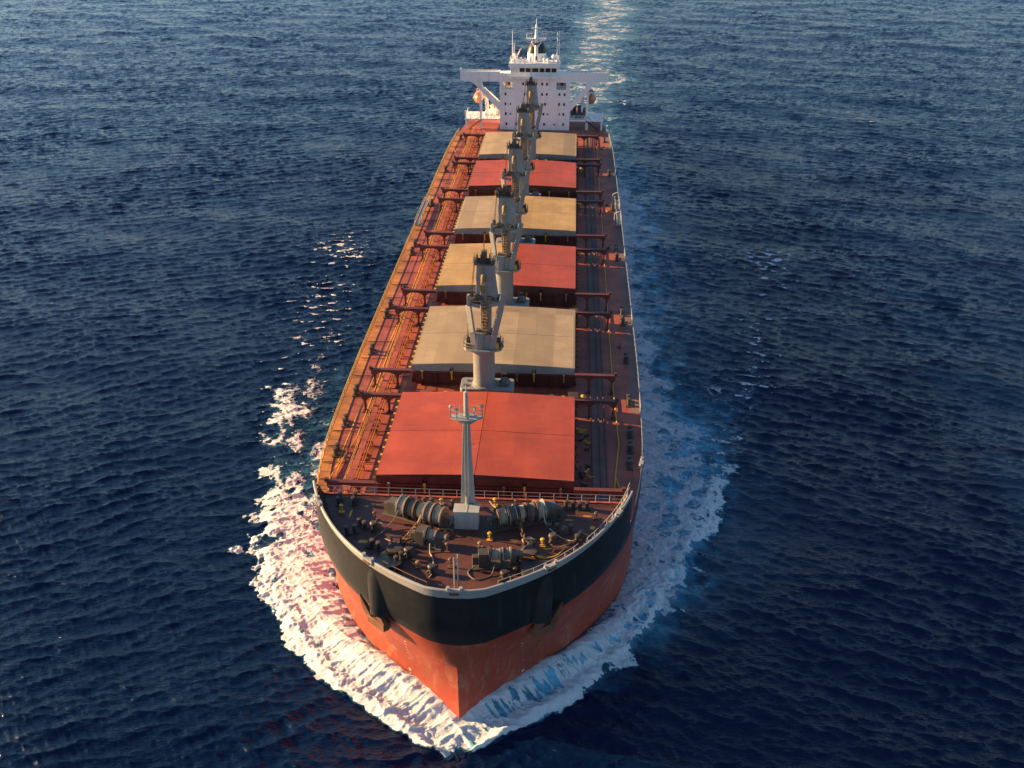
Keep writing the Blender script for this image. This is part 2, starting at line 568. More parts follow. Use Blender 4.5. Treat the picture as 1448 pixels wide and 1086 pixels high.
def deck_pipes():
    mb = MB()
    for x, pts, r in ((0, [(-16.9, 92, 13.2), (-16.6, 99, 13.2), (-15.9, 104, 13.2), (-15.9, 250, 13.2)], .07),
                      (0, [(-17.6, 92, 13.2), (-16.75, 99, 13.2)], .07)):
        mb.tube(pts, r, 6)
    mb.build("deck_pipe", 'yellow', ship)
    mb = MB()
    mb.tube([(15.6, 92, 13.15), (15.95, 97, 13.15), (16.6, 104, 13.15), (16.3, 120, 13.15), (16.2, 160, 13.15), (16.1, 250, 13.15)], .075, 6)
    mb.tube([(16.9, 91, 13.15), (15.95, 97, 13.15)], .07, 6)
    mb.build("deck_pipe", 'yellow', ship)
    # dark pipes added as the stanchions' cross shadows on the starboard deck
    for y in list(np.arange(94.5, 108, 3.6)) + list(np.arange(120, 252, 5.4)):
        mb = MB(); mb.tube([(-edge_at(y) + .3, y, 13.13), (-11.9, y + .15, 13.13)], .06, 5)
        mb.build("shadow_pipe", 'dark_steel', ship)
    for x in (13.25, 14.2, 14.9):
        mb = MB(); mb.tube([(x, 91.5, 13.2), (x, 252, 13.2)], .08, 6)
        mb.build("cargo_pipe", 'coaming', ship)
deck_pipes()

# ------------------------------------------------------------------ hatches
HATCH = [(91.2, 110.2, 'cover_red', 'cover_red'), (118.1, 137.2, 'cover_tan', 'cover_tan'), (145.3, 164.0, 'cover_gold', 'cover_red'),
         (172.0, 190.8, 'cover_tan', 'cover_gold'), (197.9, 216.5, 'cover_red', 'cover_red'), (221.6, 241.0, 'cover_tan', 'cover_tan')]
ROWN = ["nearest the bow", "second from the bow", "third from the bow", "fourth from the bow", "fifth from the bow", "farthest from the bow, by the white house"]
HX = 11.05
def cover_panel(sgn, y0, y1):
    mb = MB()
    zs = 16.2
    n = 10
    a, b = .03, HX
    prof = [(a, zs + .42), (a + (b - a) * .5, zs + .22), (b, zs)]
    vs = []
    nb = 3
    for (y, ) in ((y0,), ((y0 + y1) / 2 - .04,), ((y0 + y1) / 2 + .04,), (y1,)):
        pass
    for half in ((y0, (y0 + y1) / 2 - .035), ((y0 + y1) / 2 + .035, y1)):
        poly = [(a, zs - .55), (a, zs + .42), (a + (b - a) * .5, zs + .25), (b, zs), (b, zs - .95), (b - .25, zs - .95), (b - .3, zs - .55)]
        poly = [(sgn * x, z) for x, z in poly]
        k = len(poly)
        vs = [(x, half[0], z) for x, z in poly] + [(x, half[1], z) for x, z in poly]
        mb.add(vs, [tuple(range(k)), tuple(range(2 * k - 1, k - 1, -1))], 1)
        fs = [(i, i + k, (i + 1) % k + k, (i + 1) % k) for i in range(k)]
        mb.add(vs, fs[0:1] + fs[3:], 1)
        mb.add(vs, fs[1:3], 0)
    # end skirts
    for ya, yb in ((y0 - .09, y0), (y1, y1 + .09)):
        mb.box(sgn * .1, sgn * 5.35, ya, yb, zs - .98, zs + .02, 1)
        mb.box(sgn * 5.8, sgn * (b - .02), ya, yb, zs - .98, zs - .03, 1)
    for k in range(7):
        x = 1.2 + k * 1.45
        mb.box(sgn * (x - .06), sgn * (x + .06), y0 - .16, y0 - .09, zs - .9, zs - .1, 1)
    # joint strip
    mb.box(sgn * .3, sgn * (b - .2), (y0 + y1) / 2 - .03, (y0 + y1) / 2 + .03, zs - .1, zs + .0, 1)
    return mb
def rail_beam(sgn, y, hx):
    """side-rolling cover rail carried on two braced legs"""
    mb = MB()
    xo, xi = 16.5, hx + .1
    legs = (16.05, 12.95)
    xs = np.linspace(xi, xo, 40)
    top, bot = [], []
    for x in xs:
        d = min(abs(x - l) for l in legs)
        bot.append((sgn * x, 15.26 - 1.0 * math.exp(-(d / .34)) * (1 if d < 1.6 else 0)))
    poly = [(sgn * xi, 15.62)] + [(sgn * (xo), 15.62)] + bot[::-1]
    mb.prism_xz(poly, y - .13, y + .13)
    mb.box(sgn * (xi - .1), sgn * (xo + .15), y - .3, y + .3, 15.62, 15.72)
    for l in legs:
        mb.box(sgn * (l - .13), sgn * (l + .13), y - .17, y + .17, 13.0, 15.1)
        mb.box(sgn * (l - .4), sgn * (l + .4), y - .35, y + .35, 13.0, 13.1)
    mb.box(sgn * (xo - .2), sgn * (xo + .2), y - .2, y + .2, 15.72, 16.05)
    return mb
def coaming(y0, y1):
    mb = MB()
    x = HX - .45
    t = .25
    mb.box(-x, x, y0 + .35, y0 + .35 + t, 13, 15.25)
    mb.box(-x, x, y1 - .35 - t, y1 - .35, 13, 15.25)
    mb.box(-x, -x + t, y0 + .35 + t, y1 - .35 - t, 13, 15.25)
    mb.box(x - t, x, y0 + .35 + t, y1 - .35 - t, 13, 15.25)
    mb.box(-x - .55, x + .55, y0 - .25, y0 + .34, 15.0, 15.18)
    mb.box(-x - .55, x + .55, y1 - .34, y1 + .25, 15.0, 15.18)
    mb.box(-x - .55, -x - .002, y0 + .35, y1 - .35, 15.0, 15.18)
    mb.box(x + .002, x + .55, y0 + .35, y1 - .35, 15.0, 15.18)
    n = 9
    for k in range(n):
        yy = y0 + 1 + (y1 - y0 - 2) * k / (n - 1)
        for s in (-1, 1):
            mb.prism_xz([(s * x, 13), (s * (x + .75), 13), (s * (x + .35), 14.99), (s * x, 14.99)], yy - .06, yy + .06)
    for k in range(12):
        yy = y0 + .8 + (y1 - y0 - 1.6) * k / 11
        mb.box(-11.6, -11.3, yy - .18, yy + .18, 15.1, 15.35, 1)
        mb.box(11.3, 11.5, yy - .14, yy + .14, 15.1, 15.3)
    for k in range(11):
        xx = -x + .8 + (2 * x - 1.6) * k / 10
        for yy, d in ((y0 + .35, -1), (y1 - .35, 1)):
            mb.box(xx - .05, xx + .05, min(yy, yy + d * .5), max(yy, yy + d * .5), 13, 14.98)
    return mb
def cover_cleat(x, y0):
    mb = MB()
    mb.box(x - .1, x + .1, y0 - .5, y0 - .28, 14.2, 15.3)
    mb.lathe((x - .15, y0 - .4, 15.3), [(.2, 0), (.2, .3)], 10, 0, 'X')
    return mb
def cover_ram(s, y1):
    mb = MB()
    mb.box(s * 10.6, s * 11.4, y1 + .5, y1 + 1.3, 13.0, 14.0, 1)
    mb.tube([(s * 9.0, y1 + 1.0, 13.6), (s * 11.0, y1 + .9, 13.9)], .16, 8)
    return mb
for hi, (y0, y1, ml, mr) in enumerate(HATCH):
    co = coaming(y0, y1).build("hatch_coaming", ['coaming', 'yellow'], ship)
    co["label"] = "hatch " + ROWN[hi]
    for s, mm in ((-1, ml), (1, mr)):
        side = {'cover_red': 'red', 'cover_gold': 'golden tan'}.get(mm, 'grey tan')
        cv = cover_panel(s, y0, y1).build("hatch_cover", [mm, 'coaming' if mm == 'cover_red' else 'tan_skirt'], co)
        cv["label"] = "%s hatch cover, %s half, %s" % (side, "left" if s < 0 else "right", ROWN[hi])
        for yb in (y0 - .75, y1 + .3):
            rail_beam(s, yb, HX).build("rail_beam", 'beam_red', co)
    for x in (-9.6, -5.58, 3.3, 5.58, 9.6):
        cover_cleat(x, y0).build("cover_cleat", 'ochre' if abs(x) != 5.58 else 'yellow', co)
    for s in (-1, 1):
        cover_ram(s, y1).build("hydraulic_ram", ['yellow', 'dark_steel'], co)

# ------------------------------------------------------------------ deck cranes
def make_crane(x, y):
    c = empty("deck_crane", (x, y, MAIN_Z), ship)
    # base house
    mb = MB()
    w0, w1, d0, d1, r = x - 3.1, x + 3.9, y - 1.65, y + 1.65, .5
    poly = []
    for cx, cy, a0 in ((w1 - r, d1 - r, 0), (w0 + r, d1 - r, 90), (w0 + r, d0 + r, 180), (w1 - r, d0 + r, 270)):
        for k in range(5):
            a = R(a0 + 22.5 * k); poly.append((cx + r * math.cos(a), cy + r * math.sin(a)))
    mb.prism_xy(poly, 13, 15.5)
    bh = mb.build("base_house", 'crane', c, bevel=.06)
    mb = MB()
    mb.box(x - 2.7, x - 2.1, y - .9, y - .3, 15.5, 15.6); mb.build("hatch_lid", 'crane_dark', bh)
    mb = MB(); mb.box(x - 2.3, x - 1.9, y + .4, y + .9, 15.5, 15.62); mb.build("hatch_lid", 'crane_dark', bh)
    mb = MB()
    mb.lathe((x + 2.7, y + .2, 15.5), [(.75, 0), (.75, .35), (.5, .7), (.2, .8)], 12)
    mb.box(x + 1.9, x + 3.2, y - .7, y - .2, 15.5, 15.8)
    mb.build("vent_cowl", 'crane_dark', bh)
    mb = MB(); mb.tube([(x + 2.2, y + 1, 15.5), (x + 2.2, y + 1, 16.5), (x + 2.9, y + 1, 16.5)], .1, 6)
    mb.build("vent_pipe", 'crane_dark', bh)
    # pedestal
    mb = MB()
    mb.lathe((x, y, 15.5), [(1.62, 0), (1.62, .12), (1.42, .2), (1.42, 4.7), (1.6, 5.0), (1.75, 5.35)], 32)
    mb.build("pedestal", 'crane', c)
    # slewing platform with railing
    mb = MB()
    poly = [(x - 2.55, y - .5), (x - 2.2, y - 1.2), (x - .9, y - 1.75), (x + .9, y - 1.75), (x + 2.3, y - 1.0), (x + 2.6, y + .3), (x + 2.0, y + 1.6), (x - 2.0, y + 1.6), (x - 2.6, y + .6)]
    mb.prism_xy(poly, 20.85, 21.1)
    pl = mb.build("slewing_platform", 'crane', c)
    railing("platform_railing", [(px, py, 21.1) for px, py in poly[4:] + poly[:3]], h=.9, step=.9, mat='crane_dark', parent=pl, rails=(.5, 1.0), r=.03, post_r=.035)
    # winches on the platform
    mb = MB()
    mb.box(x - 2.15, x + 2.15, y - .1, y + .35, 21.09, 21.2)
    for sx in (-1.75, 1.75):
        mb.lathe((x + sx - .45, y + .3, 21.75), [(.62, 0), (.62, .1), (.4, .12), (.4, .75), (.62, .78), (.62, .9)], 14, 0, 'X')
        mb.box(x + sx - .55, x + sx + .55, y - .3, y + .9, 21.1, 21.35)
    mb.box(x - 2.1, x - 1.3, y - 1.0, y - .5, 21.1, 21.7); mb.box(x + 1.2, x + 2.0, y - .9, y - .4, 21.1, 21.8, 1)
    mb.build("hoist_winch", ['crane_dark', 'yellow'], c)
    # turret on the platform
    mb = MB()
    mb.lathe((x - .55, y - .45, 21.1), [(.85, 0), (.8, 1.9), (.72, 2.1)], 20)
    mb.frustum((x + .55, y - .3, 21.1), 1.5, 1.3, (x + .5, y - .2, 23.0), 1.0, 1.1)
    mb.box(x - 1.0, x + 1.3, y + .4, y + 1.3, 21.1, 23.1)
    mb.build("turret", 'crane', c, bevel=.03)
    mb = MB()
    for k in range(9):
        a = random.random() * 2 - 1
        mb.box(x + a * 1.0 - .2, x + a * 1.0 + .2, y - .6 + random.random(), y - .1 + random.random(), 23.0, 23.2 + random.random() * .35, k % 2)
    mb.build("control_gear", ['crane_dark', 'rusty'], c)
    # two flaring arms
    for s in (-1, 1):
        mb = MB()
        pts = [(x + s * 1.05, y - 1.0, 21.1), (x + s * 1.35, y - .9, 23.5), (x + s * 1.8, y - .6, 27.0), (x + s * 1.8, y - .4, 28.4)] if s < 0 else \
              [(x + 1.15, y - 1.0, 21.1), (x + 1.5, y - .8, 23.2), (x + 2.25, y - .5, 26.6), (x + 2.55, y - .4, 28.4)]
        for a, b_ in zip(pts[:-1], pts[1:]):
            mb.bar(a, b_, .34, .75)
        mb.build("crane_arm", 'crane', c, bevel=.03)
    # centre post with ladder
    mb = MB()
    mb.frustum((x + .35, y + .2, 21.5), 1.2, 1.1, (x + .35, y + .5, 27.5), 1.35, 1.2)
    mb.build("centre_post", 'crane', c, bevel=.03)
    mb = MB()
    for s in (-.22, .22):
        mb.tube([(x + .1 + s, y - .55, 22.6), (x + .25 + s, y - .3, 27.4)], .05, 5)
    for k in range(14):
        f = k / 13
        mb.tube([(x - .12 + .15 * f, y - .55 + .25 * f, 22.7 + 4.6 * f), (x + .32 + .15 * f, y - .55 + .25 * f, 22.7 + 4.6 * f)], .04, 4)
    for k in range(10):
        mb.box(x - .3 + random.random() * .5, x + .2 + random.random() * .5, y - .85, y - .45, 23 + k * .42, 23.25 + k * .42)
    mb.build("ladder", 'ochre', c)  # ochre puts the sunlight on the ladder into its colour
    # cross bar and machinery deck
    mb = MB()
    mb.bar((x - 2.0, y - .45, 27.2), (x - .35, y - .45, 26.8), .3, .45)
    mb.bar((x + 2.3, y - .45, 27.3), (x + .9, y - .45, 27.0), .3, .45)
    mb.box(x - 1.9, x + 2.4, y - .2, y + 1.9, 27.3, 27.5)
    mb.build("machinery_deck", 'crane', c)
    mb = MB()
    mb.box(x - 1.85, x + 2.35, y - .15, y + 1.85, 27.49, 27.57)
    for k in range(16):
        px, py = x - 1.7 + random.random() * 3.8, y - .1 + random.random() * 1.8
        mb.box(px - .25, px + .25, py - .2, py + .2, 27.5, 27.7 + random.random() * .8, k % 3)
    mb.box(x - .95, x + .15, y - .15, y + .1, 27.5, 27.9)
    mb.lathe((x - .9, y - .1, 27.9), [(.5, 0), (.5, .1), (.32, .12), (.32, .9), (.5, .92), (.5, 1.0)], 14, 0, 'X')
    mb.build("machinery", ['crane_dark', 'ochre', 'rusty'], c)
    # tower
    mb = MB()
    mb.frustum((x + .45, y + .9, 27.5), 2.7, 1.9, (x + .2, y + 1.3, 32.0), 2.15, 1.5)
    mb.frustum((x + .05, y - .05, 27.5), .9, .5, (x + .05, y + .3, 30.2), .5, .4)
    mb.build("tower", 'crane', c, bevel=.05)
    mb = MB()
    mb.lathe((x + .05, y + .12, 30.0), [(.28, 0), (.34, .25), (.3, .7), (.12, .9)], 10)
    mb.box(x - .3, x + .35, y - .15, y + .2, 28.2, 29.6)
    mb.tube([(x - .35, y - .05, 27.6), (x - .15, y + .35, 31.8)], .05, 5); mb.tube([(x + .3, y - .05, 27.6), (x + .2, y + .35, 31.8)], .05, 5)
    mb.build("tower_cab", 'ochre', c)  # lit centre piece of the tower, its warm light painted in as ochre
    # sheave head
    mb = MB()
    mb.box(x - 1.15, x + 1.45, y + .4, y + 2.1, 32.0, 32.2)
    for sx in (-.75, -.25, .35, .85):
        mb.lathe((x + sx - .09, y + 1.0, 32.8), [(.5, 0), (.5, .14)], 14, 0, 'X')
    mb.box(x - .8, x + .95, y + .9, y + 1.1, 32.2, 32.75)
    mb.box(x - .2, x + .45, y + .8, y + 1.5, 32.2, 33.7)
    mb.tube([(x + .1, y + 1.1, 33.7), (x + .1, y + 1.1, 34.9)], .06, 5)
    mb.box(x - 1.1, x - 1.0, y + .6, y + 1.6, 32.2, 32.7); mb.box(x + 1.25, x + 1.35, y + .6, y + 1.6, 32.2, 32.6)
    sh = mb.build("sheave_head", 'crane_dark', c)
    railing("head_railing", [(x - 1.2, y + .4, 32.2), (x + 1.5, y + .4, 32.2), (x + 1.5, y + 2.1, 32.2), (x - 1.2, y + 2.1, 32.2), (x - 1.2, y + .4, 32.2)], h=.8, step=1.2, mat='crane_dark', parent=c, rails=(.5, 1), r=.02, post_r=.025)
    # hoist wires
    mb = MB()
    for dx in (-1.0, -1.1):
        mb.tube([(x + dx, y + .5, 32.4), (x - 2.0 + (dx + 1) * 2, y + .1, 22.0)], .035, 4)
    mb.tube([(x + 1.2, y + .6, 32.3), (x + 1.9, y + .2, 22.0)], .03, 4)
    mb.build("hoist_wire", 'dark_steel', c)
    return c
crane0 = make_crane(-.85, 114.4)
CR = [(-.85, 114.4), (0.0, 141.4), (-.1, 168.2), (.1, 194.4), (.6, 219.3)]
for k, (x, y) in enumerate(CR):
    c = crane0 if k == 0 else copy_tree(crane0, ship, (x - CR[0][0], y - CR[0][1], 0))
    c["label"] = "grey deck crane " + ["nearest the bow", "second from the bow", "in the middle of the row", "fourth from the bow", "in front of the white house"][k]

# ------------------------------------------------------------------ deck gear between hatches and along the edges
def bollard():
    mb = MB()
    mb.box(-.95, .95, -.4, .4, 0, .12)
    for sx in (-.5, .5):
        mb.lathe((sx, 0, .12), [(.27, 0), (.25, .75), (.34, .8), (.34, .95), (.2, 1.0)], 14)
    return mb
b0 = bollard().build("bollard", 'dark_steel', ship, origin=(0, 0, 0))
BOL = []
def put_bollard(x, y, z, rz=0.0):
    if not BOL:
        o = b0
    else:
        o = b0.copy(); COL.objects.link(o)
    BOL.append(o)
    o.parent = ship
    o.location = (x, y - 180, z); o.rotation_euler = (0, 0, rz)
for y in (99.5, 103.0, 106.5, 114.5, 126.8, 139.5, 143.0, 166.5, 170.5, 194.0, 218.0, 246.0):
    for s in (-1, 1):
        if s < 0 and y in (103.0,):
            continue
        put_bollard(s * (edge_at(y) - 1.55), y + (.7 if s < 0 else 0), MAIN_Z, R(90))
for x, y, rz in ((-11.9, 81.3, 20), (-10.9, 82.4, -40), (-14.2, 86.6, 90), (-12.6, 86.8, 90), (-6.2, 77.0, 60), (10.4, 82.6, 35), (11.6, 81.5, 60), (10.6, 87.0, 0), (12.1, 86.9, 10), (-4.6, 86.6, 0), (8.9, 82.9, 0), (-8.9, 79.0, -30)):
    put_bollard(x, y, FC_Z, R(rz)); BOL[-1].scale = (.8, .8, .8)

def mushroom_vent():
    mb = MB()
    mb.lathe((0, 0, 0), [(.28, 0), (.28, .9), (.25, .95), (.6, .95), (.6, 1.1), (.4, 1.3), (.1, 1.38)], 14)
    return mb
v0 = mushroom_vent().build("vent", 'yellow', ship, origin=(0, 0, 0))
VN = 0
for (y0, y1, *_), (y2, *_r) in zip(HATCH[:-1], HATCH[1:]):
    ym = (y1 + y2) / 2
    for x, dy in ((5.2, .4), (6.4, -.3), (8.1, .3), (9.3, -.2), (-6.0, .2), (-9.5, -.4), (11.9, .2)):
        o = v0 if VN == 0 else v0.copy()
        if VN:
            COL.objects.link(o); o.parent = ship
        VN += 1
        o.location = (x + random.uniform(-.4, .4), ym + dy - 180, MAIN_Z)
        o.scale = (.75, .75, random.uniform(.6, .95))
def valve_bank(x, y):
    mb = MB()
    mb.tube([(x - 2.6, y, 13.35), (x + 2.6, y, 13.35)], .09, 6)
    mb.tube([(x - 2.6, y + .45, 13.35), (x + 2.6, y + .45, 13.35)], .07, 6)
    for k in range(7):
        px = x - 2.3 + k * .75 + random.uniform(-.15, .15)
        h = random.uniform(.4, 1.0)
        mb.tube([(px, y, 13.0), (px, y, 13.3 + h)], .07, 6)
        mb.lathe((px, y, 13.3 + h), [(.22, 0), (.22, .07)], 10)
        mb.box(px - .18, px + .18, y - .25, y + .55, 13.0, 13.2)
    return mb
for (y0, y1, *_), (y2, *_r) in zip(HATCH[:-1], HATCH[1:]):
    ym = (y1 + y2) / 2
    for x in (7.2, -7.6):
        valve_bank(x, ym - .9).build("valve_bank", 'yellow', ship)
def locker(x, y, w, d, h):
    mb = MB()
    mb.box(x - w / 2, x + w / 2, y - d / 2, y + d / 2, MAIN_Z, MAIN_Z + h)
    mb.box(x - w / 2 - .06, x + w / 2 + .06, y - d / 2 - .06, y + d / 2 + .06, MAIN_Z + h, MAIN_Z + h + .08)
    return mb
for (y0, y1, *_), (y2, *_r) in zip(HATCH[:-1], HATCH[1:]):
    ym = (y1 + y2) / 2
    locker(-8.6, ym + .3, 1.6, 1.0, .9).build("locker", 'rusty', ship, bevel=.03)
    locker(10.9, ym + .2, 1.2, 1.6, 1.1).build("locker", 'dark_steel', ship, bevel=.03)

# small steel fittings and loose gear on the port deck, dark steel and yellow
def deck_cleat(x, y, z, s=1.0, rz=0.0):
    mb = MB()
    mb.box(-.35 * s, .35 * s, -.22 * s, .22 * s, 0, .12)
    mb.tube([(-.6 * s, 0, .45 * s), (-.2 * s, 0, .36 * s), (.2 * s, 0, .36 * s), (.6 * s, 0, .45 * s)], .09 * s, 6)
    mb.tube([(-.2 * s, 0, .1), (-.2 * s, 0, .36 * s)], .1 * s, 6); mb.tube([(.2 * s, 0, .1), (.2 * s, 0, .36 * s)], .1 * s, 6)
    return mb.xform(Matrix.Translation((x, y, z)) @ Matrix.Rotation(rz, 4, 'Z'))
for k in range(34):
    if k < 12:
        x, y, z = 11.9 + random.random() * 1.3, 93 + random.random() * 14, MAIN_Z
    elif k < 22:
        s = random.choice((-1, 1)); y = 118 + random.random() * 125; x, z = s * (17.0 + random.random() * .8), MAIN_Z
    else:
        a = random.random(); y = 76.5 + a * 9.5; x, z = random.uniform(-1, 1) * (edge_at(y, FC_Z) - 3), FC_Z
        if abs(x) < 9 and 79.5 < y < 85.5:
            y = 86.4
    deck_cleat(x, y, z, random.uniform(.7, 1.3), random.random() * 3).build("cleat", 'dark_steel' if k % 3 else 'yellow', ship)

def gangway(s):
    y0, y1 = (183.0, 198.0) if s > 0 else (180.5, 195.5)
    x = s * (19.45)
    mb = MB()
    for dx in (-.42, .42):
        mb.bar((x + dx, y0, 13.75), (x + dx, y1, 13.75), .10, .34)
        mb.tube([(x + dx, y0 + .3, 14.6), (x + dx, y1 - .3, 14.6)], .04, 5)
        for k in range(9):
            yy = y0 + .3 + (y1 - y0 - .6) * k / 8
            mb.tube([(x + dx, yy, 13.85), (x + dx, yy, 14.6)], .035, 5)
    for k in range(34):
        yy = y0 + .2 + (y1 - y0 - .4) * k / 33
        mb.box(x - .38, x + .38, yy - .12, yy + .12, 13.72, 13.78)
    for yy in (y0 + 1.5, y1 - 1.5):
        mb.box(x - .6, x + .6, yy - .15, yy + .15, 13.0, 13.56)
        mb.tube([(x - s * .9, yy, 13), (x - s * .9, yy, 15.4), (x, yy, 15.8)], .12, 6)
    return mb.build("accommodation_ladder", 'mast_grey', ship)
gangway(1); gangway(-1)

# ------------------------------------------------------------------ forecastle gear
def mast():
    m = empty("foremast", (0, 84.6, FC_Z), ship)
    yb = 84.7
    mb = MB()
    mb.frustum((-.05, yb, FC_Z), 1.55, 1.1, (.0, yb - .1, 27.9), .62, .55)
    mb.tube([(0.0, yb - .1, 27.9), (.0, yb - .1, 30.8)], [.26, .2], 10)
    mb.tube([(0.02, yb - .1, 30.8), (.02, yb - .1, 31.5)], .06, 6)
    mb.tube([(-.1, yb - .62, FC_Z + 1.4), (-.05, yb - .62, 18.7)], .22, 10)
    mb.build("mast_pole", 'mast_grey', m, bevel=.02)
    mb = MB()
    poly = [(-1.55, yb - .5), (-.5, yb - 1.0), (.5, yb - 1.0), (1.65, yb - .35), (1.65, yb + .1), (.4, yb + .5), (-.4, yb + .5), (-1.55, yb + .1)]
    mb.prism_xy(poly, 27.9, 28.02)
    mb.prism_xz([(-1.4, 27.9), (-.3, 27.1), (.3, 27.1), (1.5, 27.9)], yb - .25, yb + .0)
    pl = mb.build("lookout_platform", 'mast_grey', m)
    railing("platform_railing", [(px, py, 28.02) for px, py in poly + poly[:1]], h=.95, step=.7, mat='mast_grey', parent=pl, rails=(.5, 1), r=.028, post_r=.03)
    for x, z in ((-1.5, 29.0), (1.6, 29.2), (-.9, 28.7), (.9, 28.8)):
        mb = MB()
        mb.tube([(x, yb - .4, 28.0), (x, yb - .4, z)], .05, 5)
        mb.lathe((x, yb - .4, z), [(.1, 0), (.16, .1), (.16, .32), (.06, .42)], 8)
        mb.build("mast_light", 'mast_grey', m)
    for q in (-1, 1):
        mb = MB(); mb.tube([(q * .9, yb - .4, 25.0), (q * .3, yb - .3, 24.8)], .04, 5); mb.build("cable_arm", 'mast_grey', m)
    mb = MB()
    for dx in (-.17, .17):
        mb.tube([(-.05 + dx, yb - .75, 18), (.0 + dx, yb - .5, 27.8)], .035, 5)
    for k in range(28):
        f = k / 27
        mb.tube([(-.22 + .05 * f, yb - .75 + .25 * f, 18 + 9.8 * f), (.12 + .05 * f, yb - .75 + .25 * f, 18 + 9.8 * f)], .025, 4)
    mb.build("ladder", 'mast_grey', m)
mast()
mb = MB()
mb.box(-1.3, 1.2, 82.55, 83.9, FC_Z, 17.75)
mb.box(-1.38, 1.28, 82.47, 83.98, 17.75, 17.83)
mb.box(-.06, .06, 82.49, 82.55, FC_Z, 17.75); mb.box(-.06, .06, 82.47, 83.9, 17.83, 17.86)
mb.box(-1.0, -.2, 82.52, 82.549, 15.8, 17.4); mb.box(.3, 1.0, 82.52, 82.549, 15.8, 17.4)
mh = mb.build("mast_house", 'mast_grey', ship, bevel=.03)

def winch(pos, rz, n_drums, name, big):
    """horizontal shaft with rope drums, brake bands, gearbox and legs; local x is the shaft"""
    T = Matrix.Translation(pos) @ Matrix.Rotation(rz, 4, 'Z')
    w = empty(name, tuple(pos), ship)
    zc = 1.25
    x = 0.0
    f = MB()
    f.tube([(-.6, 0, zc), (n_drums * 1.05 + .9, 0, zc)], .14, 10)
    for k in range(n_drums):
        rad = big[k]
        d = MB()
        prof = [(rad, 0), (rad, .1), (rad * .72, .12), (rad * .78, .25), (rad * .72, .4), (rad * .8, .55), (rad * .72, .7), (rad, .74), (rad, .84)]
        d.lathe((x, 0, zc), prof, 24, 0, 'X')
        rope = MB()
        npt = 90
        turns = 7
        rope.tube([(x + .16 + .5 * q / npt, rad * .8 * math.cos(q / npt * turns * 6.283), zc + rad * .8 * math.sin(q / npt * turns * 6.283)) for q in range(npt + 1)], .055, 5)
        dm = ('rope_dark' if k % 2 else 'rope')
        do = d.xform(T).build("drum", 'crane' if k == 0 or k >= n_drums - 2 else 'dark_steel', w)
        rope.xform(T).build("wound_rope", dm, do)
        # brake band and leg
        f.lathe((x + .86, 0, zc), [(rad * 1.02, 0), (rad * 1.02, .09)], 20, 1, 'X')
        f.box(x + .84, x + .98, -.55, .55, 0, zc, 0)
        x += 1.05
    f.box(-1.3, -.35, -.55, .5, 0, 1.7, 0); f.box(-1.9, -1.3, -.3, .3, .3, 1.2, 0)
    f.lathe((-.34, 0, zc), [(.75, 0), (.75, .25)], 20, 0, 'X')
    f.box(x - .1, x + .3, -.4, .4, 0, 1.5, 0)
    f.lathe((x + .3, 0, zc), [(.35, 0), (.3, .3), (.42, .62), (.42, .7)], 16, 0, 'X')
    f.box(-1.9, x + .5, -.75, .75, 0, .1, 0)
    f.xform(T).build("winch_frame", ['crane_dark', 'rusty'], w, bevel=.015)
    return w
w = winch((-7.2, 84.7, FC_Z), R(-20), 5, "anchor_windlass", [1.15, 1.05, .95, 1.2, 1.05]); w["label"] = "rope wound windlass left of the mast"
w = winch((7.9, 84.9, FC_Z), R(200), 5, "anchor_windlass", [1.1, 1.0, .95, 1.1, .95]); w["label"] = "rope wound windlass right of the mast"
w = winch((3.0, 77.0, FC_Z), R(8), 2, "mooring_winch", [.6, .68]); w["label"] = "small winch near the stem"
w = winch((-3.6, 79.9, FC_Z), R(-15), 1, "mooring_winch", [.55]); w["label"] = "single drum winch left of centre"

def chain(name, a, b):
    """anchor chain: alternating links between two points"""
    a, b = Vector(a), Vector(b)
    n = int((b - a).length / .42)
    mb = MB()
    t = (b - a).normalized()
    sd = t.cross(Vector((0, 0, 1))).normalized(); up = sd.cross(t)
    for k in range(n):
        c = a + t * (.42 * k + .2)
        u = sd if k % 2 else up
        pts = [c + t * (.3 * math.cos(q)) + u * (.16 * math.sin(q)) for q in np.linspace(0, 2 * math.pi, 10)]
        mb.tube(pts, .07, 5, caps=False)
    return mb.build(name, 'rusty', ship)
chain("anchor_chain", (-4.3, 83.0, 17.0), (-6.6, 79.3, 15.75))
chain("anchor_chain", (5.2, 83.2, 17.0), (6.4, 79.6, 15.75))
def hawse(x, y):
    mb = MB()
    mb.tube([(x - .1, y + .5, FC_Z - .2), (x, y, FC_Z + .35)], [.75, .62], 16)
    mb.lathe((x, y - .05, FC_Z + .3), [(.62, 0), (.8, .06), (.8, .14), (.5, .18)], 16)
    mb.box(x - .8, x + .8, y - .3, y + 1.4, FC_Z, FC_Z + .12)
    mb.box(x - .55, x - .4, y + .9, y + 1.3, FC_Z, FC_Z + .95); mb.box(x + .4, x + .55, y + .9, y + 1.3, FC_Z, FC_Z + .95)
    mb.bar((x - .55, y + 1.1, FC_Z + .95), (x + .55, y + 1.1, FC_Z + .95), .2, .16)
    return mb.build("hawse_pipe", 'dark_steel', ship)
hawse(-6.9, 78.6); hawse(6.6, 78.9)

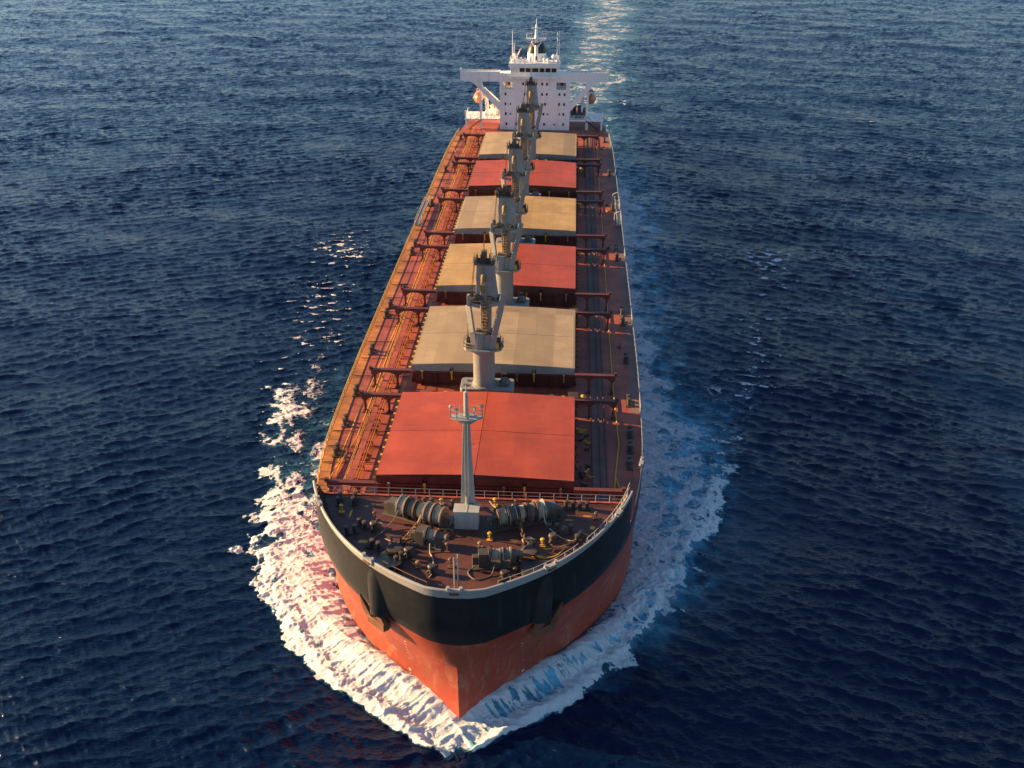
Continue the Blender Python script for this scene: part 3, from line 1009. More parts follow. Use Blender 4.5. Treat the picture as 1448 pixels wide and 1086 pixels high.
# bow bells and anchors
def hawse_bell(s):
    mb = MB()
    a, b = Vector((s * 7.5, 76.3, 16.2)), Vector((s * 7.85, 74.75, 10.9))
    mb.tube([a, a.lerp(b, .5), b, b + (b - a).normalized() * .05], [1.75, 1.5, 1.15, .9], 28)
    return mb.build("hawse_bell", 'hull_black', hull)
def anchor(s):
    an = empty("anchor", (s * 8.1, 74.6, 9.6), ship)
    n = Vector((s * .62, -.78, 0)); t = Vector((s * .78, .62, 0))
    c = Vector((s * 8.15, 74.55, 9.9))
    mb = MB()
    mb.bar(c, c + Vector((-s * .35, .5, 2.2)), .5, .5)
    mb.build("shank", 'rusty', an, bevel=.04)
    mb = MB()
    mb.bar(c - t * 1.25, c + t * 1.25, .95, .85)
    mb.tube([c - t * 1.35, c + t * 1.35], .42, 10)
    mb.build("crown", 'rusty', an, bevel=.05)
    for q in (-1, 1):
        mb = MB()
        b = c + t * q * 1.0 + n * .1
        tip = b + Vector((0, 0, 2.6)) + t * 1.1 + n * .35
        vs = []
        for p, w_ in ((b, .5), (b.lerp(tip, .45), .42), (tip, .06)):
            for e in (-1, 1):
                for g in (-1, 1):
                    vs.append(p + t * e * w_ + n * g * (.22 if p is not tip else .08))
        fs = []
        for k in (0, 4):
            fs += [(k, k + 1, k + 5, k + 4), (k + 2, k + 6, k + 7, k + 3), (k, k + 4, k + 6, k + 2), (k + 1, k + 3, k + 7, k + 5)]
        fs += [(0, 2, 3, 1), (8, 9, 11, 10)]
        mb.add(vs, fs)
        mb.build("fluke", 'rusty', an, bevel=.03)
    return an
for s in (-1, 1):
    hawse_bell(s)
    anchor(s)["label"] = "rusty stowed anchor on the %s bow" % ("sunlit left" if s < 0 else "shaded right")

# painted rust runs and draught marks standing just proud of the plating
def hull_strip(name, mat, x_at, z0, z1, w, s):
    mb = MB(); vs = []
    zs = np.linspace(z0, z1, 14)
    for k, z in enumerate(zs):
        best = min(range(NB), key=lambda i: abs(half_section(i, z)[0] - x_at))
        def at(xx):
            xsx = [half_section(i, z)[0] for i in range(NB + 1)]; ysy = [half_section(i, z)[1] for i in range(NB + 1)]
            return float(np.interp(xx, xsx, ysy))
        ww = w * (1 + .25 * math.sin(k * 2.1)) * (1 - .4 * k / 13)
        for xx in (x_at - ww / 2, x_at + ww / 2):
            vs.append((s * (xx + .012), at(xx) - .012, z))
    mb.add(vs, [(2 * j, 2 * j + 1, 2 * j + 3, 2 * j + 2) for j in range(13)])
    return mb.build(name, mat, hull)
def rust_mat():
    m, nt, b = newmat("rust_run")
    p = position(nt)
    b.inputs["Base Color"].default_value = (.42, .16, .025, 1)
    b.inputs["Roughness"].default_value = .8
    a = ramp(nt, noise(nt, scaled(nt, p, (3, 3, .3)), 1.0, 4, .6), .38, .62)
    L(nt, math_node(nt, 'MULTIPLY', a, .75), b.inputs["Alpha"])
    return m
M['rust_run'] = rust_mat()
hull_strip("rust_run", 'rust_run', 8.1, 9.2, 1.0, .55, -1)
hull_strip("rust_run", 'rust_run', 8.0, 9.2, 1.0, .5, 1)
def draught(s, x_at):
    mb = MB()
    for k in range(11):
        z = 1.6 + k * .62
        xsx = [half_section(i, z)[0] for i in range(NB + 1)]; ysy = [half_section(i, z)[1] for i in range(NB + 1)]
        for dx in ((-.12, .02), (.06, .12)) if k % 2 else ((-.08, .05),):
            ya, yb = np.interp(x_at + dx[0], xsx, ysy), np.interp(x_at + dx[1], xsx, ysy)
            mb.add([(s * (x_at + dx[0]), ya - .02, z), (s * (x_at + dx[1]), yb - .02, z), (s * (x_at + dx[1]), yb - .02, z + .24), (s * (x_at + dx[0]), ya - .02, z + .24)], [(0, 1, 2, 3)])
    return mb.build("draught_mark", 'white_rail', hull)
draught(-1, 5.6); draught(1, 6.2)

# fairleads in the bulwark cap
for a, s in ((0, 1), (7, -1), (7, 1), (15, -1), (15, 1), (22, 1), (22, -1)):
    x, y, _ = half_section(a, BW_Z)
    d = Vector((x, y - 100)).normalized()
    ang = math.atan2(s * -d.x, -d.y) if False else 0
    tx = TOP[min(a + 1, NB)] - TOP[max(a - 1, 0)] if a else np.array([1, 0])
    rz = math.atan2(tx[1], tx[0]) * s
    mb = MB()
    mb.box(-.75, .75, -.22, .22, -.12, .16)
    mb.box(-.45, .45, -.3, .3, -.30, -.05, 1)
    mb.lathe((-.6, 0, .15), [(.16, 0), (.16, .25), (.2, .3)], 10); mb.lathe((.6, 0, .15), [(.16, 0), (.16, .25), (.2, .3)], 10)
    mb.xform(Matrix.Translation((s * x, y + .02, BW_Z)) @ Matrix.Rotation(rz, 4, 'Z')).build("fairlead", ['cap', 'rusty'], hull)

# railings of the forecastle
railing("break_railing", [(x, Y_BRK - .15, FC_Z + .12) for x in np.linspace(-16.6, 16.6, 12)], h=.95, step=1.5, rails=(.5, 1.0), mat='cap', r=.03)
def bow_rail(i0, i1, s, inset, mat='cap'):
    pts = []
    for i in range(i0, i1 + 1):
        x, y, _ = half_section(i, BW_Z)
        c = Vector((x, y - 100)); c = c * (1 - inset / c.length)
        pts.append((s * c.x, c.y + 100, FC_Z))
    return railing("bow_railing", pts, h=1.55, step=1.3, mat=mat, rails=(.6, 1.0), r=.04, post_r=.05)
bow_rail(2, 6, -1, .9, 'rusty'); bow_rail(3, 10, 1, .8); bow_rail(11, 19, 1, .7)
def stays(s, i0, i1):
    mb = MB()
    for i in range(i0, i1):
        x, y, _ = half_section(i, BW_Z)
        for f in (0.0, .5):
            x2, y2, _ = half_section(i + 1, BW_Z)
            px, py = x + (x2 - x) * f, y + (y2 - y) * f
            c = Vector((px, py - 100)); n_ = c.normalized()
            q = [c - n_ * .32, c - n_ * 1.0]
            mb.bar((s * q[1].x, q[1].y + 100, FC_Z), (s * q[0].x, q[0].y + 100, BW_Z - .1), .1, .16)
    pts = []
    for i in range(i0, i1 + 1):
        x, y, _ = half_section(i, BW_Z)
        c = Vector((x, y - 100)); c = c * (1 - .62 / c.length)
        pts.append((s * c.x, c.y + 100, FC_Z + .95))
    mb.tube(pts, .05, 5)
    return mb.build("bulwark_stay", 'cap' if s > 0 else 'dark_steel', hull)
stays(1, 8, I_FC); stays(-1, 1, I_FC)
mb = MB()     # jackstaff
mb.tube([(-.25, 73.2, FC_Z), (-.25, 73.2, 19.3)], .07, 6); mb.tube([(.12, 73.25, FC_Z), (.12, 73.25, 19.7)], .07, 6)
mb.bar((-.25, 73.2, 18.6), (.12, 73.25, 18.6), .06, .06)
mb.build("jackstaff", 'mast_grey', ship)
# worn paint patches on the forecastle
def patch(cx, cy, w, d, seed, z=FC_Z + .006, mat='yellow'):
    rn = random.Random(seed)
    poly = []
    for k in range(18):
        a = 2 * math.pi * k / 18
        rr = .7 + .5 * rn.random()
        poly.append((cx + w * rr * math.cos(a), cy + d * rr * math.sin(a)))
    mb = MB()
    mb.add([(x, y, z) for x, y in poly], [tuple(range(18))])
    return mb.build("paint_patch", mat, ship)
for k, (x, y, w_, d_) in enumerate(((-7.4, 78.3, .8, .38), (-10.4, 79.9, .55, .3), (-9.3, 83.2, .35, .16), (-12.6, 84.6, .12, .8), (-5.4, 81.2, .3, .1), (-8.3, 86.0, .3, .12), (5.0, 81.0, .45, .2),
                                    (7.3, 78.6, .9, .16), (8.4, 79.8, .5, .12), (10.6, 84.8, .6, .1), (13.0, 83.6, .3, .3), (6.6, 80.9, .35, .2), (12.5, 85.6, .5, .1), (-11.2, 86.0, .3, .1), (3.8, 79.0, .3, .12), (-2.2, 81.3, .2, .1), (8.9, 77.6, .8, .2))):
    patch(x, y, w_, d_, k)

# ------------------------------------------------------------------ superstructure
YH = 256.8
def accommodation():
    mb = MB()
    yb = YH + 13
    mb.box(-8.7, 9.2, YH, yb, 13.0, 23.25)
    mb.box(-5.4, 5.7, YH, yb, 23.25, 25.05)
    mb.box(-8.7, -8.0, YH, yb, 23.25, 25.05); mb.box(8.2, 9.2, YH, yb, 23.25, 25.05)
    mb.box(-8.7, 9.2, YH, YH + 3.2, 25.05, 27.2)
    mb.box(-5.4, 5.7, YH + 3.2, yb, 25.05, 26.2)
    mb.box(-8.0, -5.4, YH + 5, YH + 5.2, 23.25, 25.05); mb.box(5.7, 8.2, YH + 5, YH + 5.2, 23.25, 25.05)
    mb.box(-8.72, 9.22, YH - .05, YH, 15.25, 15.33); 
    a = mb.build("accommodation_block", 'white', ship, bevel=.02)
    return a
acc = accommodation()
def porthole(x, z, w=.42, h=.62):
    mb = MB()
    mb.box(x - w / 2 - .07, x + w / 2 + .07, YH - .05, YH - .003, z - h / 2 - .07, z + h / 2 + .07, 0)
    mb.box(x - w / 2, x + w / 2, YH - .062, YH - .045, z - h / 2, z + h / 2, 1)
    return mb.build("window", ['white_rail', 'glass'], acc)
def hx(c):     # crop column on the front of the house to metres
    return (640 + c / 1448 * 240 - 757) * .181 + .35
for z, cs in ((24.65, (602, 642, 764, 804)), (22.1, (452, 615, 650, 764, 803, 911, 955)), (19.6, (452, 494, 612, 790, 910, 952)), (17.1, (455, 494, 580, 778, 812, 914, 948)), (14.5, (459, 543, 785, 872, 948))):
    for c in cs:
        small = c in (494, 872, 914, 812)
        porthole(hx(c), z, .34 if small else .44, .4 if small else .66)
for x0, x1 in ((-8.0, -5.4), (5.7, 8.2)):
    mb = MB()
    for k in range(6):
        x = x0 + .05 + (x1 - x0 - .1) * k / 5
        mb.box(x - .03, x + .03, YH + .1, YH + .15, 23.25, 24.2)
    for z in (23.7, 24.2):
        mb.box(x0, x1, YH + .09, YH + .16, z - .03, z + .03)
    mb.box(x0 + .5, x0 + 1.0, YH + 3, YH + 3.6, 23.25, 24.6)
    mb.build("balcony_railing", 'white_rail', acc)
    mb = MB(); mb.box(x0 + .9, x0 + 1.7, YH + 4.9, YH + 4.99, 23.25, 24.95); mb.build("door", 'beam_red', acc)

def bridge_wing(s):
    x0 = 9.2 if s > 0 else 8.7
    mb = MB()
    # girder + curved bracket, one profile
    prof_out = [(18.75, 27.55), (18.75, 25.3), (17.0, 25.2), (16.1, 25.0), (15.3, 24.55), (14.5, 23.85), (13.8, 23.0), (x0, 17.8)]
    prof_in = [(x0, 19.7), (12.5, 23.2), (13.1, 24.1), (13.3, 24.7), (13.1, 25.05), (12.8, 25.12), (x0, 25.12)]
    poly = [(s * x, z) for x, z in [(x0, 27.55)] + prof_out]
    # build as strips: outer polygon minus hole -> brace quads + girder
    mb.prism_xz([(s * x, z) for x, z in [(x0, 27.55), (18.75, 27.55), (18.75, 25.3), (17.0, 25.2), (16.1, 25.0), (15.3, 24.56), (14.6, 23.95), (13.9, 23.1), (13.55, 22.72), (12.62, 23.3), (13.08, 24.0), (13.28, 24.55), (13.22, 24.9), (13.0, 25.08), (12.7, 25.12), (x0, 25.12)]], YH + .05, YH + .45)
    mb.prism_xz([(s * x, z) for x, z in [(13.55, 22.72), (x0 - .02, 17.8), (x0 - .02, 19.7), (12.62, 23.3)]], YH + .05, YH + .45)
    # flanges giving the brace and girder depth
    mb.prism_xz([(s * x, z) for x, z in [(12.64, 23.32), (x0 - .02, 19.72), (x0 - .02, 19.85), (12.5, 23.4)]], YH + .0, YH + 1.4)
    mb.prism_xz([(s * x, z) for x, z in [(13.5, 22.62), (x0 - .02, 17.68), (x0 - .02, 17.8), (13.45, 22.68)]], YH + .0, YH + 1.4)
    # wing deck and bulwarks
    mb.box(s * x0, s * 18.75, YH + .45, YH + 3.2, 26.3, 26.5)
    mb.box(s * 18.55, s * 18.75, YH + .45, YH + 3.2, 26.5, 27.55)
    mb.box(s * x0, s * 18.75, YH + 3.0, YH + 3.2, 26.5, 27.4)
    mb.box(s * x0, s * 18.75, YH + 2.9, YH + 3.2, 25.3, 26.3)
    mb.box(s * 18.35, s * 18.85, YH + .0, YH + .6, 27.55, 28.3)
    w_ = mb.build("bridge_wing", 'white', ship)
    railing("wing_railing", [(s * x, YH + .25, 27.55) for x in (x0 + .2, 14, 18.4)], h=.3, step=1.2, mat='rusty', parent=w_, rails=(1.0,), r=.04)
    mb = MB()
    mb.box(s * 13.4, s * 14.0, YH + .5, YH + 1.1, 13.0, 23.4)
    mb.build("wing_post", 'white', w_)
    return w_
bridge_wing(1); bridge_wing(-1)

def side_platform(s):
    x0 = 9.2 if s > 0 else 8.7
    mb = MB()
    mb.box(s * x0, s * 17.9, YH + .2, YH + 8, 15.3, 15.65)
    for y in (YH + .6, YH + 7.4):
        mb.box(s * 17.3, s * 17.75, y - .2, y + .2, 13.0, 15.3)
    mb.box(s * 17.5, s * 17.85, YH + .25, YH + .6, 15.65, 17.6)
    p = mb.build("boat_deck", 'white', ship)
    railing("boat_deck_railing", [(s * x0, YH + .35, 15.65), (s * 17.7, YH + .35, 15.65), (s * 17.7, YH + 7.8, 15.65)], h=1.1, step=1.1, parent=p)
    rn = random.Random(4 + s)
    mb = MB()
    for k in range(15):
        x = s * rn.uniform(x0 + .4, 13.0); y = YH + rn.uniform(1.2, 7); h = rn.uniform(.7, 2.6)
        if k % 3 == 0:
            mb.lathe((x, y, 15.65), [(.35, 0), (.35, h), (.55, h), (.55, h + .2), (.15, h + .4)], 12)
        elif k % 3 == 1:
            mb.box(x - .45, x + .45, y - .4, y + .4, 15.65, 15.65 + h * .7)
        else:
            mb.tube([(x, y, 15.65), (x, y, 15.65 + h), (x + .6, y, 15.65 + h + .2)], .18, 8)
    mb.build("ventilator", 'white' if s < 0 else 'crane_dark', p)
    # stair from main deck
    mb = MB()
    for dy in (0, .9):
        mb.bar((s * 16.8, YH - .6 + dy, 13.1), (s * 13.6, YH - .6 + dy, 15.5), .08, .28)
        mb.tube([(s * 16.8, YH - .6 + dy, 14.1), (s * 13.6, YH - .6 + dy, 16.5)], .04, 5)
    for k in range(10):
        f = k / 9
        x = s * (16.8 - 3.2 * f); mb.box(x - .15, x + .15, YH - .6, YH + .3, 13.1 + 2.4 * f, 13.15 + 2.4 * f)
    mb.build("stairway", 'yellow_worn' if s < 0 else 'dark_steel', p)
    # davit arms
    for dy in (3.2, 7.2):
        mb = MB()
        mb.bar((s * 12.2, YH + dy, 15.65), (s * 12.8, YH + dy, 21.6), .35, .5); mb.bar((s * 12.8, YH + dy, 21.6), (s * 15.0, YH + dy, 22.0), .3, .4)
        mb.build("davit", 'white', p)
side_platform(1); side_platform(-1)

LX = 14.6
def lifeboat(s):
    lb = empty("lifeboat", (s * LX, YH + 5.2, 18.8))
    y0, y1 = YH + 2.2, YH + 8.2
    mb = MB(); vs = []
    n, k = 15, 16
    for i in range(n):
        f = i / (n - 1); t = 2 * f - 1
        w = 1.25 * (1 - abs(t) ** 3.2 * .9); hz = 1 - .35 * abs(t) ** 3
        for j in range(k):
            a = 2 * math.pi * j / k
            x = math.cos(a) * w; z = math.sin(a) * (1.35 if math.sin(a) > 0 else 1.25) * hz
            vs.append((s * LX + x, y0 + (y1 - y0) * f, 20.1 + z))
    fs = [(i * k + j, i * k + (j + 1) % k, (i + 1) * k + (j + 1) % k, (i + 1) * k + j) for i in range(n - 1) for j in range(k)]
    fs += [tuple(range(k)), tuple(range((n - 1) * k, n * k))[::-1]]
    mb.add(vs, fs)
    mb.build("boat_hull", 'orange', lb)
    mb = MB(); mb.frustum((s * LX, YH + 6.4, 21.2), 1.3, 1.6, (s * LX, YH + 6.4, 22.0), 1.0, 1.2); mb.build("conning_hood", 'orange', lb, bevel=.06)
    mb = MB()
    mb.tube([(s * LX - 1.28, y0 + 1, 20.1), (s * LX - 1.3, (y0 + y1) / 2, 20.1), (s * LX - 1.28, y1 - 1, 20.1)], .09, 6)
    mb.tube([(s * LX + 1.28, y0 + 1, 20.1), (s * LX + 1.3, (y0 + y1) / 2, 20.1), (s * LX + 1.28, y1 - 1, 20.1)], .09, 6)
    mb.build("grab_line", 'white_rail', lb)
    for dy in (3.2, 7.2):
        mb = MB(); mb.tube([(s * LX, YH + dy, 21.2), (s * 14.75, YH + dy, 21.95)], .06, 6); mb.build("fall_wire", 'dark_steel', lb)
    return lb
tag(lifeboat(-1), "sunlit orange lifeboat hung under the left bridge wing", "lifeboat", "lifeboats on their davits")
tag(lifeboat(1), "shaded dark orange lifeboat hung under the right bridge wing", "lifeboat", "lifeboats on their davits")

def wheelhouse():
    mb = MB()
    mb.box(-6.0, 6.2, YH - .02, YH + 4.6, 27.2, 28.75)
    mb.prism_xz([(-6.2, 28.75), (6.4, 28.75), (6.6, 29.05), (6.5, 29.75), (-6.3, 29.75), (-6.4, 29.05)], YH - .5, YH + 4.9)
    mb.box(-6.1, 6.0, YH - 1.1, YH - .05, 26.15, 26.35)
    mb.box(-6.1, 6.0, YH - 1.1, YH - 1.0, 26.35, 26.75)
    wh = mb.build("wheelhouse", 'white', ship, bevel=.02)
    for c0, c1 in ((378, 455), (470, 546), (565, 663), (682, 752), (770, 845), (861, 932)):
        xa, xb = [((700 + c / 1303 * 120) - 757) * .181 + .35 for c in (c0, c1)]
        mb = MB()
        mb.box(xa - .06, xb + .06, YH - .09, YH - .025, 27.52, 28.58, 0)
        mb.box(xa, xb, YH - .11, YH - .08, 27.58, 28.52, 1)
        mb.build("window", ['white_rail', 'glass'], wh)
    mb = MB()
    mb.box(-5.9, -4.2, YH - .08, YH - .025, 27.6, 28.45); mb.build("front_panel", 'white_rail', wh)  # plain off-white panel beside the wheelhouse windows
    railing("monkey_railing", [(-6.1, YH + 4.7, 29.75), (-6.1, YH - .3, 29.75), (6.3, YH - .3, 29.75), (6.3, YH + 4.7, 29.75)], h=1.0, step=1.0, parent=wh)
    railing("walk_railing", [(-5.9, YH - 1.05, 26.75), (5.8, YH - 1.05, 26.75)], h=.35, step=1.3, parent=wh, rails=(1.0,))
    rn = random.Random(11)
    mb = MB()
    for k in range(16):
        x = rn.uniform(-5.6, 5.8); y = YH + rn.uniform(.5, 4); h = rn.uniform(.5, 1.6)
        if abs(x - .3) < 1:
            continue
        mb = MB()
        if k % 2:
            mb.lathe((x, y, 29.75), [(.25, 0), (.25, h * .6), (.45, h * .7), (.4, h), (.1, h + .25)], 12)
        else:
            mb.box(x - .3, x + .3, y - .3, y + .3, 29.75, 29.75 + h * .8)
        mb.build("roof_fitting", 'white', wh)
    mb = MB()
    mb.lathe((4.9, YH + 1.5, 29.75), [(.2, 0), (.2, .9), (.55, 1.0), (.65, 1.4), (.45, 1.8), (.1, 1.95)], 14)
    mb.build("satellite_dome", 'white', wh)
wheelhouse()

def radar_mast():
    rm = empty("radar_mast", (.4, YH + 2.6, 29.75), ship)
    x, y = .4, YH + 2.6
    mb = MB()
    mb.tube([(x, y, 29.75), (x, y, 35.6)], [.5, .42], 14)
    mb.tube([(x, y, 35.6), (x, y, 39.9)], [.5, .22], 12)
    mb.tube([(x, y, 39.9), (x, y, 41.6)], [.1, .06], 8)
    for s in (-1, 1):
        mb.tube([(x + s * .2, y, 33.5), (x + s * 1.1, y, 34.9), (x + s * .9, y, 35.8)], .16, 8)
    mb.build("mast_pole", 'white', rm)
    mb = MB()
    mb.box(x - 2.5, x + 2.5, y - .5, y + .5, 35.9, 36.15)
    mb.bar((x - 2.4, y, 35.9), (x - .3, y, 35.2), .3, .3); mb.bar((x + 2.4, y, 35.9), (x + .3, y, 35.2), .3, .3)
    for k in range(9):
        px = x - 2.4 + k * .6
        mb.tube([(px, y - .4, 36.15), (px, y - .4, 37.5 if k not in (3, 4, 5) else 36.9)], .09, 6)
    mb.box(x - 2.6, x - .9, y - .5, y - .3, 37.4, 37.6); mb.box(x + 1.4, x + 2.8, y - .5, y - .3, 37.4, 37.6)
    mb.build("yard", 'white', rm)
    mb = MB(); mb.box(x - 1.25, x + 1.2, y - .5, y - .25, 38.75, 39.15); mb.tube([(x, y - .35, 38.3), (x, y - .35, 38.75)], .15, 8); mb.build("radar_scanner", 'white', rm)
    mb = MB(); mb.box(x - .35, x + .35, y - .62, y - .4, 34.3, 35.0); mb.build("lamp_box", 'crane_dark', rm)
    mb = MB(); mb.box(x - .25, x + .25, y - .7, y - .5, 30.2, 31.2); mb.build("lamp_box", 'crane_dark', rm)
    rm.scale = (1, 1, .87)
    return rm
radar_mast()
for x, y, h in ((-5.5, YH + 1, 7.6), (-5.1, YH + 1.6, 4.6), (5.7, YH + 1, 7.3), (6.2, YH + 1.3, 7.5)):
    mb = MB()
    mb.tube([(x, y, 29.75), (x, y, 29.75 + h * .55), (x, y, 29.75 + h)], [.13, .1, .04], 7)
    mb.tube([(x - .25, y, 29.75 + h * .55), (x + .25, y, 29.75 + h * .55)], .05, 5)
    mb.lathe((x, y, 29.75), [(.3, 0), (.2, .5)], 10)
    mb.build("antenna", 'white', ship)
mb = MB()
mb.tube([(-2.0, YH + 2.2, 36.0), (-4.3, YH + 1.0, 30.6)], .025, 4)
mb.build("halyard", 'rope', ship)
mb = MB(); vs = []
for i in range(9):
    for j in range(6):
        u, v = i / 8, j / 5
        p = Vector((-3.0, YH + 1.65, 33.6)).lerp(Vector((-3.75, YH + 1.25, 31.7)), v)
        vs.append(p + Vector((-.95 * u * (.6 + .4 * v), .25 * math.sin(u * 7 + v * 2), -.45 * u - .25 * u * u)))
mb.add(vs, [(i * 6 + j, (i + 1) * 6 + j, (i + 1) * 6 + j + 1, i * 6 + j + 1) for i in range(8) for j in range(5)])
fl = mb.build("signal_flag", 'flag', None)
so = fl.modifiers.new("cloth", 'SOLIDIFY'); so.thickness = .02
tag(fl, "small pale flag hanging from the mast halyard above the wheelhouse", "flag")

def funnel():
    fn = empty("funnel", (.4, 264.5, 25), ship)
    def ell(z, a, b, n=28):
        return [(.4 + a * math.copysign(abs(math.cos(t)) ** .7, math.cos(t)), 264.8 + b * math.copysign(abs(math.sin(t)) ** .7, math.sin(t)), z) for t in np.linspace(0, 2 * math.pi, n, endpoint=False)]
    def loft(rings):
        mb = MB(); n = len(rings[0]); vs = [p for r in rings for p in r]
        fs = [(i * n + j, i * n + (j + 1) % n, (i + 1) * n + (j + 1) % n, (i + 1) * n + j) for i in range(len(rings) - 1) for j in range(n)]
        fs += [tuple(range(n))[::-1], tuple((len(rings) - 1) * n + j for j in range(n))]
        mb.add(vs, fs); return mb
    loft([ell(25, 2.5, 2.9), ell(31.15, 2.45, 2.8)]).build("funnel_casing", 'white', fn)
    loft([ell(31.15, 2.5, 2.85), ell(32.0, 2.3, 2.65), ell(32.9, 1.9, 2.2), ell(33.6, 1.35, 1.6), ell(33.9, .9, 1.1)]).build("funnel_cap", 'black', fn)
    mb = MB()
    for x, y in ((0, 264), (.8, 264.6), (.3, 265.6)):
        mb.tube([(x, y, 33.3), (x, y, 34.6)], .28, 10)
    mb.build("exhaust_pipe", 'dark_steel', fn)
    mb = MB(); mb.box(-6, 7, 269.85, 279, 13, 23.0); mb.build("engine_casing", 'white', ship)
funnel()

# loose mooring ropes
def rope_coil(x, y, z, r0, turns, mat, label, grp):
    mb = MB(); pts = []
    n = int(turns * 22)
    for k in range(n):
        a = k / 22 * 2 * math.pi
        rr = r0 * (.45 + .55 * ((k / n) % 1)) + .05 * math.sin(a * 3.1 + k * .1)
        pts.append((x + rr * 1.15 * math.cos(a), y + rr * math.sin(a), z + .06 + .10 * (k % 44) / 44 + .2 * (1 - k / n)))
    mb.tube(pts, .06, 5)
    o = mb.build("mooring_rope", mat)
    tag(o, label, "rope", grp)
rope_coil(-4.4, 81.7, FC_Z, .75, 6, 'rope_dark', "dark coil of mooring rope below the left windlass", "mooring ropes on the forecastle")
rope_coil(6.5, 80.9, FC_Z, .6, 5, 'rope', "pale coil of mooring rope below the right windlass", "mooring ropes on the forecastle")
def loose_rope(pts, mat, label):
    p = spline3(pts, 60)
    mb = MB(); mb.tube(p, .065, 6)
    o = mb.build("mooring_rope", mat)
    tag(o, label, "rope", "mooring ropes on the forecastle")
def spline3(pts, n):
    p = np.array(pts, float); q = np.vstack([2 * p[0] - p[1], p, 2 * p[-1] - p[-2]]); out = []
    m = max(2, n // (len(pts) - 1))
    for i in range(1, len(q) - 2):
        t = np.linspace(0, 1, m, endpoint=False)[:, None]; a, b, c, d = q[i - 1], q[i], q[i + 1], q[i + 2]
        out.append(.5 * (2 * b + (c - a) * t + (2 * a - 5 * b + 4 * c - d) * t ** 2 + (3 * b - a - 3 * c + d) * t ** 3))
    return np.vstack(out + [p[-1:]]).tolist()
loose_rope([(5.0, 84.0, 17.7), (5.4, 83.0, 16.9), (6.0, 81.6, 15.75), (6.9, 79.6, 15.67), (7.6, 78.3, 15.67), (9.2, 78.6, 15.67), (10.2, 80.0, 15.67)], 'yellow', "long yellow rope trailing from the right windlass across the deck")
loose_rope([(-4.6, 83.6, 17.6), (-5.0, 82.4, 16.6), (-5.9, 80.6, 15.7), (-6.8, 79.8, 15.67), (-8.2, 80.4, 15.67)], 'rope', "pale rope led from the left windlass to the deck")
loose_rope([(-3.4, 79.2, 16.2), (-3.3, 78.4, 15.67), (-2.9, 77.5, 15.67), (-2.6, 75.6, 15.67), (-2.9, 74.6, 15.67)], 'rope', "short pale rope lying towards the stem")

loose_rope([(-7.0, 84.2, 17.6), (-7.6, 83.0, 16.4), (-8.6, 81.6, 15.7), (-9.4, 80.2, 15.67), (-8.4, 79.4, 15.67), (-9.0, 78.6, 15.67)], 'rope_dark', "dark rope snaking from the left windlass towards the sunlit rail")
loose_rope([(7.8, 84.2, 17.6), (8.2, 83.2, 16.2), (9.6, 81.8, 15.67), (11.0, 81.2, 15.67), (11.6, 82.6, 15.67), (12.8, 82.0, 15.67)], 'rope', "pale rope reaching from the right windlass to the far rail bollards")
loose_rope([(3.4, 76.2, 16.3), (3.0, 75.2, 15.67), (1.6, 74.6, 15.67), (.8, 75.6, 15.67), (1.4, 76.6, 15.67)], 'rope_dark', "short dark rope looped in front of the small winch")
def stand(x, y, h, mat):
    mb = MB()
    mb.box(x - .3, x + .3, y - .22, y + .22, FC_Z, FC_Z + .1)
    mb.tube([(x, y, FC_Z + .1), (x, y, FC_Z + h)], .08, 6)
    mb.lathe((x, y, FC_Z + h), [(.2, 0), (.24, .08), (.2, .16), (.05, .2)], 10)
    mb.bar((x - .22, y, FC_Z + h * .6), (x + .22, y, FC_Z + h * .6), .07, .07)
    return mb.build("valve_stand", mat, ship)
for k, (x, y) in enumerate(((-3.2, 86.8), (-1.9, 86.6), (2.6, 86.9), (4.9, 86.6), (6.8, 87.1), (-7.0, 87.0), (-5.0, 80.3), (-1.6, 78.8), (1.6, 79.6), (5.6, 77.6), (7.9, 80.2), (-9.8, 83.6), (9.6, 85.6), (13.4, 85.2), (-13.6, 84.8), (-1.0, 76.4), (-4.2, 76.2), (5.4, 75.7), (2.5, 80.9))):
    stand(x, y, .55 + .12 * (k % 4), ('ochre', 'dark_steel', 'yellow', 'rusty')[k % 4])
def pedestal_roller(x, y, rz):
    mb = MB()
    mb.box(-.45, .45, -.35, .35, 0, .12)
    mb.lathe((0, 0, .12), [(.34, 0), (.3, .3), (.3, .5), (.42, .55), (.42, .75), (.3, .85)], 14)
    mb.bar((-.5, 0, .1), (.5, 0, .9), .1, .2)
    return mb.xform(Matrix.Translation((x, y, FC_Z)) @ Matrix.Rotation(rz, 4, 'Z')).build("pedestal_roller", 'dark_steel', ship)
for x, y, r_ in ((-5.4, 77.9, .4), (-9.6, 82.0, 1.1), (5.0, 78.2, -.5), (8.9, 81.0, .9), (-2.7, 75.4, .2), (4.4, 74.9, .1)):
    pedestal_roller(x, y, r_)
for k, (xa, ya, xb, yb) in enumerate(((-2.9, 82.3, -1.5, 82.2), (-3.4, 81.9, -1.6, 81.7), (-10.5, 86.0, -8.2, 86.4), (3.0, 85.9, 6.2, 86.2), (9.0, 79.4, 11.2, 81.0))):
    mb = MB(); mb.tube([(xa, ya, FC_Z + .18), (xb, yb, FC_Z + .18)], .07, 6); mb.box(xa - .1, xa + .1, ya - .1, ya + .1, FC_Z, FC_Z + .16); mb.box(xb - .1, xb + .1, yb - .1, yb + .1, FC_Z, FC_Z + .16)
    mb.build("hydraulic_pipe", 'rusty' if k % 2 else 'ochre', ship)
